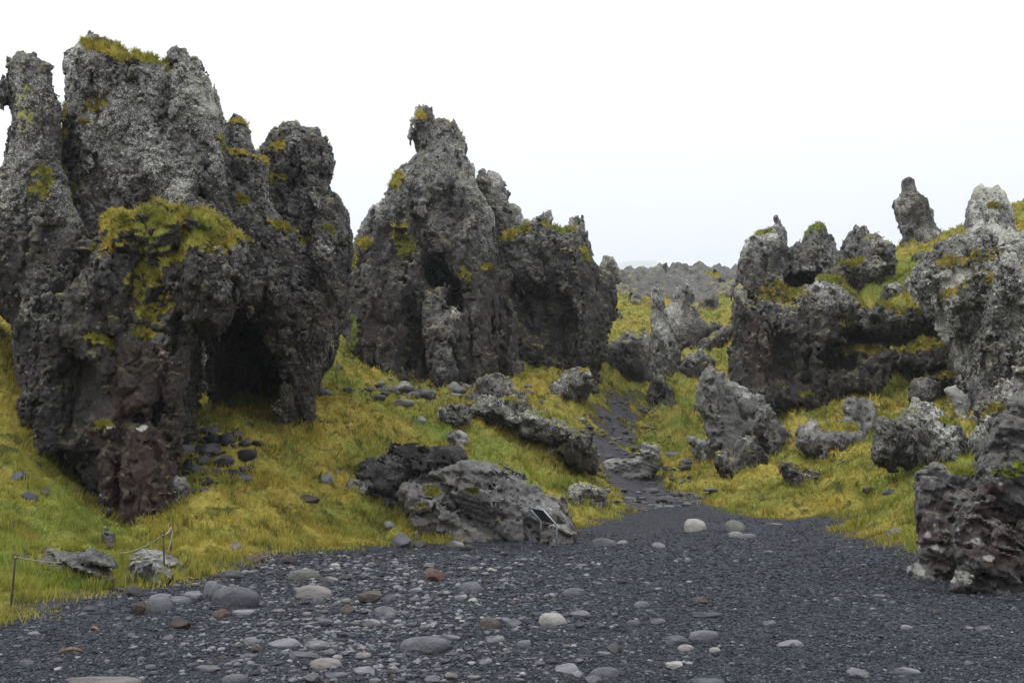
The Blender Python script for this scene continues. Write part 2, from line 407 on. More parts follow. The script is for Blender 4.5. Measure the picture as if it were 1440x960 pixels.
def mat_stone(name, a, c2, spot=(0.3, 0.3, 0.29), amt=0.3):
    m, nt, bs = nodes(name); b = NB(nt)
    pos = b.n('ShaderNodeTexCoord').outputs['Object']
    rnd = b.n('ShaderNodeObjectInfo').outputs['Random']
    n1 = b.noise(pos, 1.4, 5, 0.65); n2 = b.noise(pos, 9, 5, 0.7)
    c = b.mix(b.ramp(b.math('ADD', n1, b.math('MULTIPLY', b.math('SUBTRACT', rnd, 0.5), 0.3)), 0.35, 0.65), a, c2)
    c = b.mix(b.math('MULTIPLY', b.ramp(n2, 0.55, 0.7), amt), c, spot)
    nt.links.new(c, bs.inputs['Base Color']); bs.inputs['Roughness'].default_value = 0.6; bs.inputs['Specular IOR Level'].default_value = 0.35
    nt.links.new(b.bump(b.math('ADD', n2, n1), 0.5, 0.05), bs.inputs['Normal'])
    return m
STONE = {
    'grey': mat_stone('grey_beach_stone', (0.075, 0.077, 0.088), (0.12, 0.122, 0.136)),
    'pale': mat_stone('pale_beach_stone', (0.115, 0.118, 0.128), (0.185, 0.188, 0.197), (0.2, 0.2, 0.2)),
    'cream': mat_stone('cream_beach_stone', (0.24, 0.235, 0.215), (0.33, 0.32, 0.295), (0.28, 0.27, 0.24), 0.4),
    'dark': mat_stone('dark_beach_stone', (0.022, 0.021, 0.023), (0.050, 0.048, 0.050), (0.10, 0.10, 0.10), 0.25),
    'slate': mat_stone('slate_beach_stone', (0.045, 0.047, 0.057), (0.08, 0.082, 0.096)),
    'brown': mat_stone('brown_beach_stone', (0.040, 0.031, 0.027), (0.075, 0.060, 0.051), (0.16, 0.13, 0.11)),
    'rust': mat_stone('rust_beach_stone', (0.060, 0.034, 0.029), (0.105, 0.063, 0.052), (0.2, 0.14, 0.12)),
    'beige': mat_stone('beige_beach_stone', (0.125, 0.118, 0.113), (0.175, 0.165, 0.157)),
    'green': mat_stone('greenish_beach_stone', (0.090, 0.094, 0.082), (0.145, 0.15, 0.13)),
    'pink': mat_stone('pinkish_beach_stone', (0.17, 0.15, 0.142), (0.25, 0.225, 0.215)),
}

def mat_plain(name, col, rough=0.5, metal=0.0, n=None):
    m, nt, bs = nodes(name); b = NB(nt)
    pos = b.n('ShaderNodeTexCoord').outputs['Object']
    f = b.noise(pos, 30, 4, 0.6)
    nt.links.new(b.mix(b.ramp(f, 0.35, 0.7), col, n or tuple(x * 0.7 for x in col)), bs.inputs['Base Color'])
    bs.inputs['Roughness'].default_value = rough; bs.inputs['Metallic'].default_value = metal
    return m
M['steel'] = mat_plain('galvanised_steel', (0.30, 0.32, 0.34), 0.5, 0.7)
M['panel'] = mat_plain('dark_panel_back', (0.022, 0.026, 0.030), 0.55)
M['print'] = mat_plain('weathered_print', (0.16, 0.22, 0.20), 0.4, 0, (0.30, 0.29, 0.22))
M['iron'] = mat_plain('rusty_iron', (0.060, 0.036, 0.026), 0.85, 0.1, (0.028, 0.022, 0.020))
M['rope'] = mat_plain('weathered_rope', (0.38, 0.36, 0.32), 0.9, 0, (0.26, 0.24, 0.21))
M['wood'] = mat_plain('driftwood', (0.17, 0.11, 0.06), 0.85, 0, (0.08, 0.05, 0.03))

# ------------------------------------------------------------------ ground sheet, cut into what covers it
def build_ground():
    nu = 900
    us = np.concatenate([np.linspace(-1.3, -0.62, 60, endpoint=False), np.linspace(-0.62, 0.66, nu), np.linspace(0.67, 1.3, 60)])
    Ys = np.concatenate([np.linspace(-6.5, 5, 40, endpoint=False), np.geomspace(5 + 8, 160 + 8, 620) - 8, np.geomspace(172, 908, 40) - 8])
    U, Y = np.meshgrid(us, Ys); X = U * (Y + 8)
    h, sb, sp, lava, grass = hn(X, Y, True)
    verts = np.stack([X.ravel(), Y.ravel(), h], 1)
    R, K = U.shape
    i = (np.arange(R - 1)[:, None] * K + np.arange(K - 1)).ravel()
    quads = np.stack([i, i + 1, i + K + 1, i + K], 1)
    fm = lambda a: a[quads].mean(1)
    kind = np.zeros(len(quads), int)                       # 0 turf
    kind[fm(lava) > 0.5] = 3
    kind[fm(sp) > 0] = 2
    kind[fm(sb) > 0] = 1
    for k, (nm, mt) in enumerate((('grassy_slope', 'turf'), ('gravel_beach', 'gravel'), ('gravel_path', 'path'), ('lava_field', 'lava'))):
        q = quads[kind == k]
        used, inv = np.unique(q, return_inverse=True)
        me = new_mesh(nm, verts[used], inv.reshape(q.shape))
        if k == 0: set_attr(me, 'rim', sstep(-0.75, -0.05, np.maximum(sb, sp))[used])
        if k == 3:
            pp = verts[used]
            set_attr(me, 'lichen', 0.42 + 0.3 * fbm(pp * F32(0.1), 2)); set_attr(me, 'moss', np.clip(fbm(pp * F32(0.09), 2, off=4) * 0.8 - 0.25, 0, 1)); set_attr(me, 'rust', np.zeros(len(pp)))
        tag(link(nm, me, M[mt]), kind='structure')
build_ground()

# ------------------------------------------------------------------ rocks: solids with relief, meshed by surface nets
def surface_nets(f, origin, h):
    s = f < 0
    nx, ny, nz = f.shape
    cnt = np.zeros((nx - 1, ny - 1, nz - 1), np.int8)
    for dx in (0, 1):
        for dy in (0, 1):
            for dz in (0, 1):
                cnt += s[dx:nx - 1 + dx, dy:ny - 1 + dy, dz:nz - 1 + dz]
    act = np.flatnonzero((cnt > 0) & (cnt < 8))
    vid = np.full(cnt.size, -1, np.int32); vid[act] = np.arange(len(act))
    vid = vid.reshape(cnt.shape)
    ci, cj, ck = np.unravel_index(act, cnt.shape)
    corners = [(a, b, c) for a in (0, 1) for b in (0, 1) for c in (0, 1)]
    val = {c: f[ci + c[0], cj + c[1], ck + c[2]] for c in corners}
    acc = np.zeros((len(act), 3), F32); n = np.zeros(len(act), F32)
    for a in corners:
        for ax in range(3):
            if a[ax] == 0:
                b = list(a); b[ax] = 1; b = tuple(b)
                fa, fb = val[a], val[b]
                cr = (fa < 0) != (fb < 0)
                t = np.where(cr, fa / np.where(cr, fa - fb, 1), 0)
                pos = np.tile(np.array(a, F32), (len(act), 1)); pos[:, ax] = t
                acc += pos * cr[:, None]; n += cr
    v = np.stack([ci, cj, ck], 1) + acc / n[:, None]
    v = np.asarray(origin) + v * h
    quads = []
    def emit(mask, flip, cells):
        idx = np.argwhere(mask)
        q = np.stack([vid[tuple((idx + c).T)] for c in cells], 1)
        fl = flip[mask]
        q[fl] = q[fl][:, ::-1]
        quads.append(q)
    a, b = s[:-1, 1:-1, 1:-1], s[1:, 1:-1, 1:-1]
    emit(a != b, b, [(0, 0, 0), (0, 1, 0), (0, 1, 1), (0, 0, 1)])
    a, b = s[1:-1, :-1, 1:-1], s[1:-1, 1:, 1:-1]
    emit(a != b, b, [(0, 0, 0), (0, 0, 1), (1, 0, 1), (1, 0, 0)])
    a, b = s[1:-1, 1:-1, :-1], s[1:-1, 1:-1, 1:]
    emit(a != b, b, [(0, 0, 0), (1, 0, 0), (1, 1, 0), (0, 1, 0)])
    return v, np.concatenate(quads), act

def rocknoise(p, L, style, seed):
    q = p / F32(L) + F32(seed * 1.37)
    if style == 'clinker':
        w = q + F32(0.16) * np.stack([samp(VP, q * F32(1.7)), samp(VP, q * F32(1.7) + 3), samp(VP, q * F32(1.7) + 6)], 1)
        n = 0.40 * fbm(q * np.array([.42, .42, .2], F32), 2)
        n += 0.34 * (0.24 - np.abs(samp(VP, q * np.array([.8, .8, .16], F32) + F32(1.9))))
        n -= 0.46 * sstep(0.13, 0.0, samp(VC, w * np.array([.70, .70, .22], F32)))
        n += 0.34 * (samp(VR, w * np.array([1.0, 1.0, .42], F32) + 2, True) - 0.5)
        n += 0.34 * (0.24 - np.abs(samp(VP, q * np.array([1.6, 1.6, .42], F32) + F32(7.7))))
        n -= 0.16 * sstep(0.16, 0.0, samp(VC, (w @ ROT.T) * np.array([1.6, 1.6, 1.0], F32)))
        n += 0.20 * (samp(VR, w * np.array([2.2, 2.2, 1.0], F32) + 5, True) - 0.5)
        n += 0.12 * (samp(VR, (w @ ROT.T) * F32(4.1) + 8, True) - 0.5)
        n += 0.06 * (0.48 - samp(VW, (q @ ROT.T) * np.array([1.6, 1.6, 1.1], F32)))
        n += 0.07 * (samp(VR, w * F32(6.0) + 4, True) - 0.5) + 0.16 * (0.22 - np.abs(samp(VP, q * F32(4.0)))) - 0.03
    elif style == 'fractured':
        w = q + F32(0.05) * np.stack([samp(VP, q * F32(2.1)), samp(VP, q * F32(2.1) + 3), samp(VP, q * F32(2.1) + 6)], 1)
        w = w @ np.array([[.92, .1, .38], [-.2, .95, .2], [-.34, -.27, .9]], F32)
        n = 0.26 * fbm(q * F32(.5), 2)
        n += 0.50 * (samp(VR, w * np.array([.55, .8, 1.35], F32), True) - 0.5) + 0.26 * (samp(VR, (w @ ROT.T) * F32(1.8), True) - 0.5)
        n += 0.12 * (samp(VR, w * F32(4.0) + 3, True) - 0.5)
        n -= 0.26 * sstep(0.09, 0.0, samp(VC, w * np.array([.55, .8, 1.35], F32))) - 0.02
        n += 0.10 * (0.22 - np.abs(samp(VP, q * F32(3.0)))) + 0.05 * fbm(q * F32(6), 2)
    else:   # layered lava slab
        dip = q[:, 2] + 0.35 * q[:, 0] + 0.22 * samp(VP, q * F32(.8))
        n = 0.35 * fbm(q * F32(.45), 2)
        n += 0.26 * (np.abs((dip * 2.6) % 1.0 - 0.5) - 0.25) * 2 * (0.4 + 0.6 * samp(VW, q * F32(.5)))
        n += 0.26 * (samp(VR, q * np.array([1.0, 1.0, 2.2], F32), True) - 0.5)
        n += 0.20 * (0.5 - samp(VW, q * F32(1.7))) + 0.07 * fbm(q * F32(6), 2)
    return n * L

class Piece:
    """one lump of a rock. poly: an outline with thickness; cone: a tapered post; ell: an egg"""
    def __init__(s, kind, part='', na=1.0, **k): s.kind = kind; s.part = part; s.na = na; s.__dict__.update(k)
def poly(Y, front, back, R, pts, part='', na=1.0):
    w = np.array([W(a, b, Y) for a, b in pts])
    k = 0.5 * (w[:, 0].min() + w[:, 0].max()) / Y          # each lump is turned to face the beach
    return Piece('poly', part, na, Y=Y, front=front, back=back, R=R, pts=w[:, [0, 2]], k=float(np.clip(k, -.55, .55)))
def cone(a, b, part='', na=1.0):
    A, B = W(*a[:3]), W(*b[:3])
    return Piece('cone', part, na, A=A, B=B, ra=a[3] * a[2] / FPX, rb=b[3] * b[2] / FPX)
def ell(px, py, Y, rx, rz, ry, part='', tilt=0, na=1.0):
    return Piece('ell', part, na, c=W(px, py, Y), r=np.array([rx * Y / FPX, ry, rz * Y / FPX]), tilt=tilt)

def eval_piece(pc, X, Yg, Z, pad):
    """signed field on the grid axes (1-d arrays), negative inside"""
    if pc.kind == 'poly':
        hstep = X[1] - X[0]; dy = Yg - pc.Y
        m = int(np.ceil(max(abs(dy[0]), abs(dy[-1])) * abs(pc.k) / hstep)) + 2
        Xe = X[0] + hstep * np.arange(-m, len(X) + m)
        gx, gz = np.meshgrid(Xe, Z, indexing='ij')
        d2 = poly_sd(gx, gz, pc.pts).astype(F32)
        d = np.empty((len(X), len(Yg), len(Z)), F32)
        for j in range(len(Yg)):
            sh = m - dy[j] * pc.k / hstep; i0 = int(np.floor(sh)); fr_ = F32(sh - i0)
            d[:, j] = d2[i0:i0 + len(X)] * (1 - fr_) + d2[i0 + 1:i0 + 1 + len(X)] * fr_
        q = np.maximum(pc.R - d, 0) / F32(pc.R)
        w = np.where(dy < 0, -dy / pc.front, dy / pc.back)
        sc = min(pc.R, pc.front)
        f = np.sqrt(q ** 2 + (w.astype(F32) ** 2)[None, :, None]) - 1
        return (f * sc).astype(F32)
    x = X[:, None, None].astype(F32); y = Yg[None, :, None].astype(F32); z = Z[None, None, :].astype(F32)
    if pc.kind == 'ell':
        dx, dz = x - F32(pc.c[0]), z - F32(pc.c[2])
        if pc.tilt:
            ct, st = math.cos(pc.tilt), math.sin(pc.tilt); dx, dz = dx * ct + dz * st, -dx * st + dz * ct
        k = np.sqrt((dx / pc.r[0]) ** 2 + ((y - F32(pc.c[1])) / pc.r[1]) ** 2 + (dz / pc.r[2]) ** 2)
        return ((k - 1) * min(pc.r)).astype(F32)
    A, B = pc.A, pc.B; d = B - A; L2 = float((d * d).sum())
    t = np.clip(((x - A[0]) * d[0] + (y - A[1]) * d[1] + (z - A[2]) * d[2]) / L2, 0, 1)
    ex = x - (A[0] + d[0] * t); ey = y - (A[1] + d[1] * t); ez = z - (A[2] + d[2] * t)
    return (np.sqrt(ex * ex + ey * ey + ez * ez) - (pc.ra + (pc.rb - pc.ra) * t)).astype(F32)

def bounds(pc):
    if pc.kind == 'poly':
        a, b = -pc.front * pc.k, pc.back * pc.k
        return np.array([pc.pts[:, 0].min() + min(a, b, 0), pc.Y - pc.front, pc.pts[:, 1].min()]), np.array([pc.pts[:, 0].max() + max(a, b, 0), pc.Y + pc.back, pc.pts[:, 1].max()])
    if pc.kind == 'ell':
        r = pc.r if not pc.tilt else np.array([max(pc.r[0], pc.r[2]), pc.r[1], max(pc.r[0], pc.r[2])])
        return pc.c - r, pc.c + r
    return np.minimum(pc.A - pc.ra, pc.B - pc.rb), np.maximum(pc.A + pc.ra, pc.B + pc.rb)

def blades(name, pts, nrm, height, wid, lean, parent=None, loc=(0, 0, 0), mat='blade', turf=None):
    """leaning grass blades rooted at the points, as one mesh"""
    n = len(pts); r = RNG
    ang = r.random(n) * 6.283; L = height * (0.55 + 0.9 * r.random(n))
    flow = samp(VP, pts.astype(F32) * F32(1.1)) * 9 + r.normal(size=n) * 1.2
    ld = np.stack([np.cos(flow), np.sin(flow), np.zeros(n)], 1)
    down = nrm * 1.0; down[:, 2] = 0
    ld = ld + 0.8 * down
    d = nrm * 0.55 + np.array([0, 0, 0.55]) + ld * (lean * (0.4 + 0.8 * r.random(n)))[:, None]
    d /= np.linalg.norm(d, axis=1, keepdims=True)
    side = np.stack([np.cos(ang), np.sin(ang), np.zeros(n)], 1) * (wid * (0.6 + 0.8 * r.random(n)))[:, None] * 0.5
    p = pts - np.asarray(loc)
    mid = p + d * (L * 0.5)[:, None] + np.array([0, 0, 1.0]) * (L * 0.08)[:, None]
    tip = p + d * L[:, None]
    v = np.empty((n * 5, 3)); v[0::5] = p - side; v[1::5] = p + side; v[2::5] = mid + side * .8; v[3::5] = mid - side * .8; v[4::5] = tip
    b = np.arange(n) * 5
    f = np.concatenate([np.stack([b, b + 1, b + 2], 1), np.stack([b, b + 2, b + 3], 1), np.stack([b + 3, b + 2, b + 4], 1)])
    shade = np.repeat(r.random(n), 5)
    if turf is not None:                                    # the mat of moss the blades grow from
        tv, tq = turf
        used, inv = np.unique(tq, return_inverse=True); inv = inv.reshape(tq.shape) + len(v)
        v = np.concatenate([v, tv[used]]); f = np.concatenate([f, inv[:, [0, 1, 2]], inv[:, [0, 2, 3]]])
        shade = np.concatenate([shade, np.full(len(used), .45)])
    me = new_mesh(name, v, f, False)
    set_attr(me, 'shade', shade)
    return link(name, me, M[mat], parent, None if parent is not None else loc)

def clusters(ids, pts, cell):
    """sort points into clumps that hang together"""
    keys = np.floor(pts / cell).astype(int); d = {}
    for i, k in enumerate(map(tuple, keys)): d.setdefault(k, []).append(i)
    out = []; seen = set()
    for k0 in d:
        if k0 in seen: continue
        seen.add(k0); st = [k0]; grp = []
        while st:
            k = st.pop(); grp += d[k]
            for dx in (-1, 0, 1):
                for dy in (-1, 0, 1):
                    for dz in (-1, 0, 1):
                        n = (k[0] + dx, k[1] + dy, k[2] + dz)
                        if n in d and n not in seen: seen.add(n); st.append(n)
        out.append(ids[np.array(grp)])
    return out

RIM = []
PX = 995.0       # pixels per unit slope in the 1024 wide picture
def fm_(p, L): return 0.5 + fbm(p.astype(F32) * F32(1.3 / max(L, .5)), 2, off=12)
def rock(name, label, cat, pieces, carve=(), L=1.0, style='clinker', vox=2.0, mat='rock', lichen=(0.5, 0.5), moss=(), rust=(), pale=(),
         seed=0, group=None, smooth_k=0.0, tufts=True, base=None, amp=1.0, tuft_h=0.28):
    lo = np.min([bounds(p)[0] for p in pieces], 0); hi = np.max([bounds(p)[1] for p in pieces], 0)
    Yr = 0.5 * (lo[1] + hi[1]) if base is None else base
    h = vox * lo[1].clip(8) / PX
    padm = 0.55 * L * amp + 2 * h
    lo = lo - padm; hi = hi + padm
    gx = np.linspace(lo[0], hi[0], 12); gy = np.linspace(lo[1], hi[1], 12)
    GX, GY = np.meshgrid(gx, gy, indexing='ij')
    lo[2] = max(lo[2], hb(GX, GY).min() - 1.2)
    n = np.ceil((hi - lo) / h).astype(int) + 1
    X, Yg, Z = (lo[k] + h * np.arange(n[k]) for k in range(3))
    f = None; lab = None; parts = []; pidx = None; nas = []
    for pc in pieces:
        g = eval_piece(pc, X, Yg, Z, padm)
        if pc.part not in parts: parts.append(pc.part)
        pid = parts.index(pc.part)
        nas.append(pc.na)
        if f is None: f = g; lab = np.full(g.shape, pid, np.int8); pidx = np.zeros(g.shape, np.int8)
        else:
            m_ = g < f; lab[m_] = pid; pidx[m_] = len(nas) - 1
            if smooth_k > 0:
                hh = np.clip(0.5 + 0.5 * (f - g) / smooth_k, 0, 1)
                f = g * hh + f * (1 - hh) - smooth_k * hh * (1 - hh)
            else: np.minimum(f, g, out=f)
    for pc in carve:
        g = eval_piece(pc, X, Yg, Z, padm)
        k = 0.12 * L
        hh = np.clip(0.5 - 0.5 * (f + g) / k, 0, 1)
        f = (f * (1 - hh) - g * hh + k * hh * (1 - hh)).astype(F32)
    band = np.flatnonzero(np.abs(f) < 0.75 * L * amp)
    ix, iy, iz = np.unravel_index(band, f.shape)
    P = np.stack([X[ix], Yg[iy], Z[iz]], 1).astype(F32)
    fr = f.ravel(); nas = np.array(nas, F32); pfl = pidx.ravel()
    for s in range(0, len(band), 400000):
        sl = slice(s, s + 400000)
        fr[band[sl]] -= F32(amp) * nas[pfl[band[sl]]] * rocknoise(P[sl], L, style, seed)
    f = fr.reshape(f.shape)
    bx = np.linspace(lo[0], hi[0], 24); by = np.linspace(lo[1], hi[1], 24)
    hbg = hb(*np.meshgrid(X[::max(1, len(X) // 30)], Yg[::max(1, len(Yg) // 30)], indexing='ij'))
    xi = np.minimum(np.arange(len(X)) // max(1, len(X) // 30), hbg.shape[0] - 1); yi = np.minimum(np.arange(len(Yg)) // max(1, len(Yg) // 30), hbg.shape[1] - 1)
    gh = hbg[np.ix_(xi, yi)]
    f = np.maximum(f, (gh[:, :, None] - 0.7 - Z[None, None, :]).astype(F32))
    f[0] = f[-1] = 1; f[:, 0] = f[:, -1] = 1; f[:, :, 0] = f[:, :, -1] = 1
    v, q, act = surface_nets(f, lo, h)
    # drop tiny floating crumbs: keep what hangs together with the main lump
    par = np.arange(len(v))
    a, b_ = q[:, [0, 1, 2]].ravel(), q[:, [1, 2, 3]].ravel()
    for _ in range(60):
        m = np.minimum(par[a], par[b_])
        old = par.copy()
        np.minimum.at(par, a, m); np.minimum.at(par, b_, m)
        par = par[par]
        par = par[par]
        if (par == old).all(): break
    ids, cnts = np.unique(par, return_counts=True)
    good = np.isin(par, ids[cnts > max(120, 0.015 * len(v))])
    q = q[good[q[:, 0]]]
    v = v.astype(F32)
    e1 = v[q[:, 2]] - v[q[:, 0]]; e2 = v[q[:, 3]] - v[q[:, 1]]
    fn = np.cross(e1, e2); vn = np.zeros_like(v)
    for k in range(4): np.add.at(vn, q[:, k], fn)
    vn /= np.linalg.norm(vn, axis=1, keepdims=True) + 1e-9
    # fine tooth
    q1 = v / F32(L)
    v = v + vn * (F32(0.03 * L * amp) * (fbm(q1 * F32(9), 2) + 2.4 * (0.2 - np.abs(samp(VP, q1 * np.array([6.5, 6.5, 3.5], F32))))))[:, None]
    zc = (v[:, 2] - v[:, 2].min()) / (np.ptp(v[:, 2]) + 1e-6)
    big = fbm(v * F32(0.35 / max(L, .4)), 3, off=seed)
    lic = lichen[0] + (lichen[1] - lichen[0]) * sstep(0.1, 0.75, zc) + 0.35 * big
    def patches(lst, deep=3.2):
        r = np.zeros(len(v), F32)
        for (px, py, Y, rx, rz, st) in lst:
            c = W(px, py, Y); k = Y / FPX
            d = np.sqrt(((v[:, 0] - c[0]) / (rx * k)) ** 2 + ((v[:, 2] - c[2]) / (rz * k)) ** 2)
            d = d + np.maximum(np.abs(v[:, 1] - Y) - deep, 0)
            r = np.maximum(r, st * sstep(1.15, 0.75, d + (0.28 if rx > 80 else 0.5) * fbm(v * F32(1.1 / max(L, .5)), 3, off=3)))
        return r
    if len(pale): lic = lic + 1.2 * patches(pale)
    mo = patches(moss) if len(moss) else np.zeros(len(v), F32)
    mo = mo * sstep(-0.35, 0.15, vn[:, 2])
    ru = patches(rust) if len(rust) else np.zeros(len(v), F32)
    gz_ = hb(v[:, 0], v[:, 1]); RIM.append(v[np.abs(v[:, 2] - gz_ - 0.1) < 0.22][::2])
    cells = np.stack(np.unravel_index(act, (len(X) - 1, len(Yg) - 1, len(Z) - 1)), 1)
    labv = lab[cells[:, 0], cells[:, 1], cells[:, 2]]
    lf = labv[q[:, 0]]
    vv = v[np.unique(q)]
    zb = float(hb(np.array([vv[:, 0].mean()]), np.array([vv[:, 1].mean()]))[0])
    loc = np.array([vv[:, 0].mean(), vv[:, 1].mean(), zb])
    def emit(nm, sel, parent):
        qq = q[sel]; used, inv = np.unique(qq, return_inverse=True)
        me = new_mesh(nm, v[used] - loc, inv.reshape(qq.shape))
        set_attr(me, 'lichen', lic[used]); set_attr(me, 'moss', mo[used]); set_attr(me, 'rust', ru[used])
        return link(nm, me, M[mat], parent, None if parent is not None else loc)
    fa = 0.5 * np.linalg.norm(fn, axis=1)
    fm = mo[q].mean(1); fz = vn[q[:, 0], 2]
    cand = np.flatnonzero((fm > 0.45) & (fz > -0.05)) if tufts else []
    if len([p for p in parts if p]) > 1 or len(cand) > 30:
        root = thing(name, label, cat, loc, group)
        for k, pn in enumerate(parts):
            if (lf == k).sum() > 20: emit(pn or 'rock_body', lf == k, root)
        if len(cand) > 30:
            dm = np.stack([np.hypot((v[q[cand, 0], 0] - W(a, b_, Y_)[0]) / (rx_ * Y_), (v[q[cand, 0], 2] - W(a, b_, Y_)[2]) / (rz_ * Y_)) for a, b_, Y_, rx_, rz_, _s in moss])
            which = dm.argmin(0)
            for k in range(len(moss)):
                cd = cand[which == k]
                if len(cd) < 12: continue
                for cd in clusters(cd, v[q[cd, 0]], 0.22 * L + 3 * h):
                  if len(cd) < 0.2 * (which == k).sum(): continue
                  nb = int(min(30000, max(260, fa[cd].sum() * (PX / Yr) ** 2 * 0.8)))
                  ch = cd[RNG.choice(len(cd), nb, p=fa[cd] / fa[cd].sum())]
                  t = RNG.random((nb, 2, 1))
                  pts = v[q[ch, 0]] * (1 - t[:, 0]) * (1 - t[:, 1]) + v[q[ch, 1]] * t[:, 0] * (1 - t[:, 1]) + v[q[ch, 2]] * t[:, 0] * t[:, 1] + v[q[ch, 3]] * (1 - t[:, 0]) * t[:, 1]
                  blades('grass_patch', pts - loc + vn[q[ch, 0]] * -0.02, vn[q[ch, 0]].astype(float), tuft_h * L * (0.25 + 0.6 * np.clip(fm_(pts, L), 0, 1)), np.full(nb, max(0.012, 1.0 * Yr / PX)), 0.8, root, turf=(v - loc + vn * F32(.018), q[cd]))
        return root
    o = emit(name, np.ones(len(q), bool), None)
    return tag(o, label, cat, group)
#ROCKS_BEGIN
# ------------------------------------------------------------------ the great formations
rock('lava_formation', 'tallest jagged lava formation, on the left, with a grass ledge above a dark cave', 'lava rock', [
    poly(28.6, 1.7, 2.6, .8, [(4, 97), (30, 90), (52, 99), (72, 114), (76, 137), (88, 160), (92, 230), (104, 290), (135, 340), (150, 420), (150, 700),
        (34, 700), (28, 560), (18, 450), (-20, 425), (-90, 410), (-90, 290), (-10, 268), (8, 245), (12, 215), (15, 180), (12, 145), (2, 125)], 'rock_pillar', .5),
    poly(30.5, 2.3, 3.2, 1.3, [(86, 107), (95, 82), (112, 74), (126, 70), (130, 61), (138, 70), (162, 77), (185, 88), (205, 98), (220, 102), (228, 92), (240, 82),
        (258, 84), (275, 98), (290, 116), (300, 132), (311, 167), (317, 195), (322, 260), (330, 420), (330, 620), (90, 640), (80, 300), (82, 180), (92, 160)], 'rock_tower', .62),
    cone((122, 340, 28.8, 27), (124, 158, 29.4, 19), 'rock_tower', .7),
    cone((178, 300, 29.0, 16), (168, 130, 29.6, 22), 'rock_tower', .7),
    cone((262, 640, 33.8, 22), (262, 430, 33.8, 28), 'rock_tower'),
    poly(31.5, 1.3, 2, .8, [(310, 200), (320, 176), (330, 163), (343, 167), (353, 186), (362, 215), (376, 235), (380, 400), (300, 400)], 'rock_spire', .45),
    poly(35.6, 2.8, 6.0, 1.0, [(366, 228), (373, 216), (380, 201), (400, 193), (415, 188), (430, 196), (442, 196), (455, 211), (463, 232), (462, 262), (456, 275), (462, 290),
        (474, 292), (484, 305), (490, 345), (487, 430), (470, 500), (440, 540), (420, 590), (418, 640), (300, 640), (290, 400), (340, 300)], 'rock_tower', .6),
    poly(32.6, 2.2, 3.5, 1.0, [(300, 210), (330, 225), (372, 262), (392, 330), (408, 420), (400, 450), (300, 470), (280, 300)], 'rock_tower', .7),
    poly(26.8, 2.3, 3.2, 1.25, [(118, 380), (140, 350), (200, 320), (250, 306), (300, 310), (322, 332), (335, 370), (338, 410), (320, 430), (300, 468), (266, 470),
        (262, 560), (250, 640), (240, 700), (224, 768), (218, 810), (150, 810), (140, 740), (134, 690), (124, 655), (40, 668), (28, 600), (32, 480), (60, 430), (95, 400)], 'rock_buttress'),
    ell(242, 356, 27.0, 92, 54, 2.4, 'rock_buttress', 0, .6),
    cone((188, 790, 25.2, 44), (196, 520, 25.6, 52), 'rock_buttress'),
    cone((288, 380, 28.2, 30), (283, 540, 29.0, 13), 'rock_buttress'),
    cone((340, 430, 30.4, 22), (395, 360, 32.2, 40), 'rock_tower'),
    cone((404, 600, 34.6, 30), (424, 440, 34.0, 40), 'rock_tower'),
    poly(41.5, 1.6, 2, .8, [(230, 400), (430, 400), (440, 660), (220, 660)], 'rock_tower'),
    ], carve=[ell(336, 532, 33.0, 58, 92, 5.6), ell(92, 560, 24.2, 42, 78, 1.0), ell(308, 560, 30.3, 40, 78, 4.6), ell(205, 268, 27.9, 30, 26, 1.0), ell(226, 130, 28.0, 12, 70, .7), ell(285, 200, 28.2, 10, 80, .6)],
    L=0.85, vox=1.9, lichen=(0.02, 0.64), seed=1, smooth_k=0.12, base=27,
    moss=[(242, 334, 25.8, 100, 52, 1), (212, 395, 25.0, 30, 56, 1), (185, 85, 30, 45, 26, .9), (218, 108, 30, 35, 16, .9), (250, 68, 30, 14, 9, .9), (88, 190, 29.5, 14, 45, .9), (100, 285, 29, 13, 35, .9),
          (135, 150, 28.5, 26, 8, .9), (120, 172, 28.5, 8, 6, .9), (335, 176, 31, 9, 6, .8), (335, 215, 30.5, 18, 8, .8), (345, 285, 30.5, 14, 10, .8), (400, 222, 34, 16, 8, .8), (392, 250, 33, 14, 10, .8),
          (190, 462, 24.5, 20, 13, .9), (145, 480, 24.8, 16, 9, .8), (300, 300, 27, 20, 12, .9), (130, 330, 26.5, 16, 28, .8), (150, 600, 24.8, 16, 10, .6), (445, 300, 31, 10, 8, .6), (395, 310, 31, 18, 8, .7), (15, 640, 27, 20, 30, .6)],
    pale=[(150, 600, 24.5, 5, 5, 1), (188, 600, 24.3, 7, 5, 1), (137, 698, 24.6, 5, 5, 1), (155, 740, 24.3, 5, 18, 1)], rust=[(190, 680, 25, 62, 110, 1), (210, 560, 25, 50, 80, .7), (420, 440, 31, 60, 70, .5), (190, 265, 29, 40, 30, .35), (410, 330, 31, 50, 40, .4)])

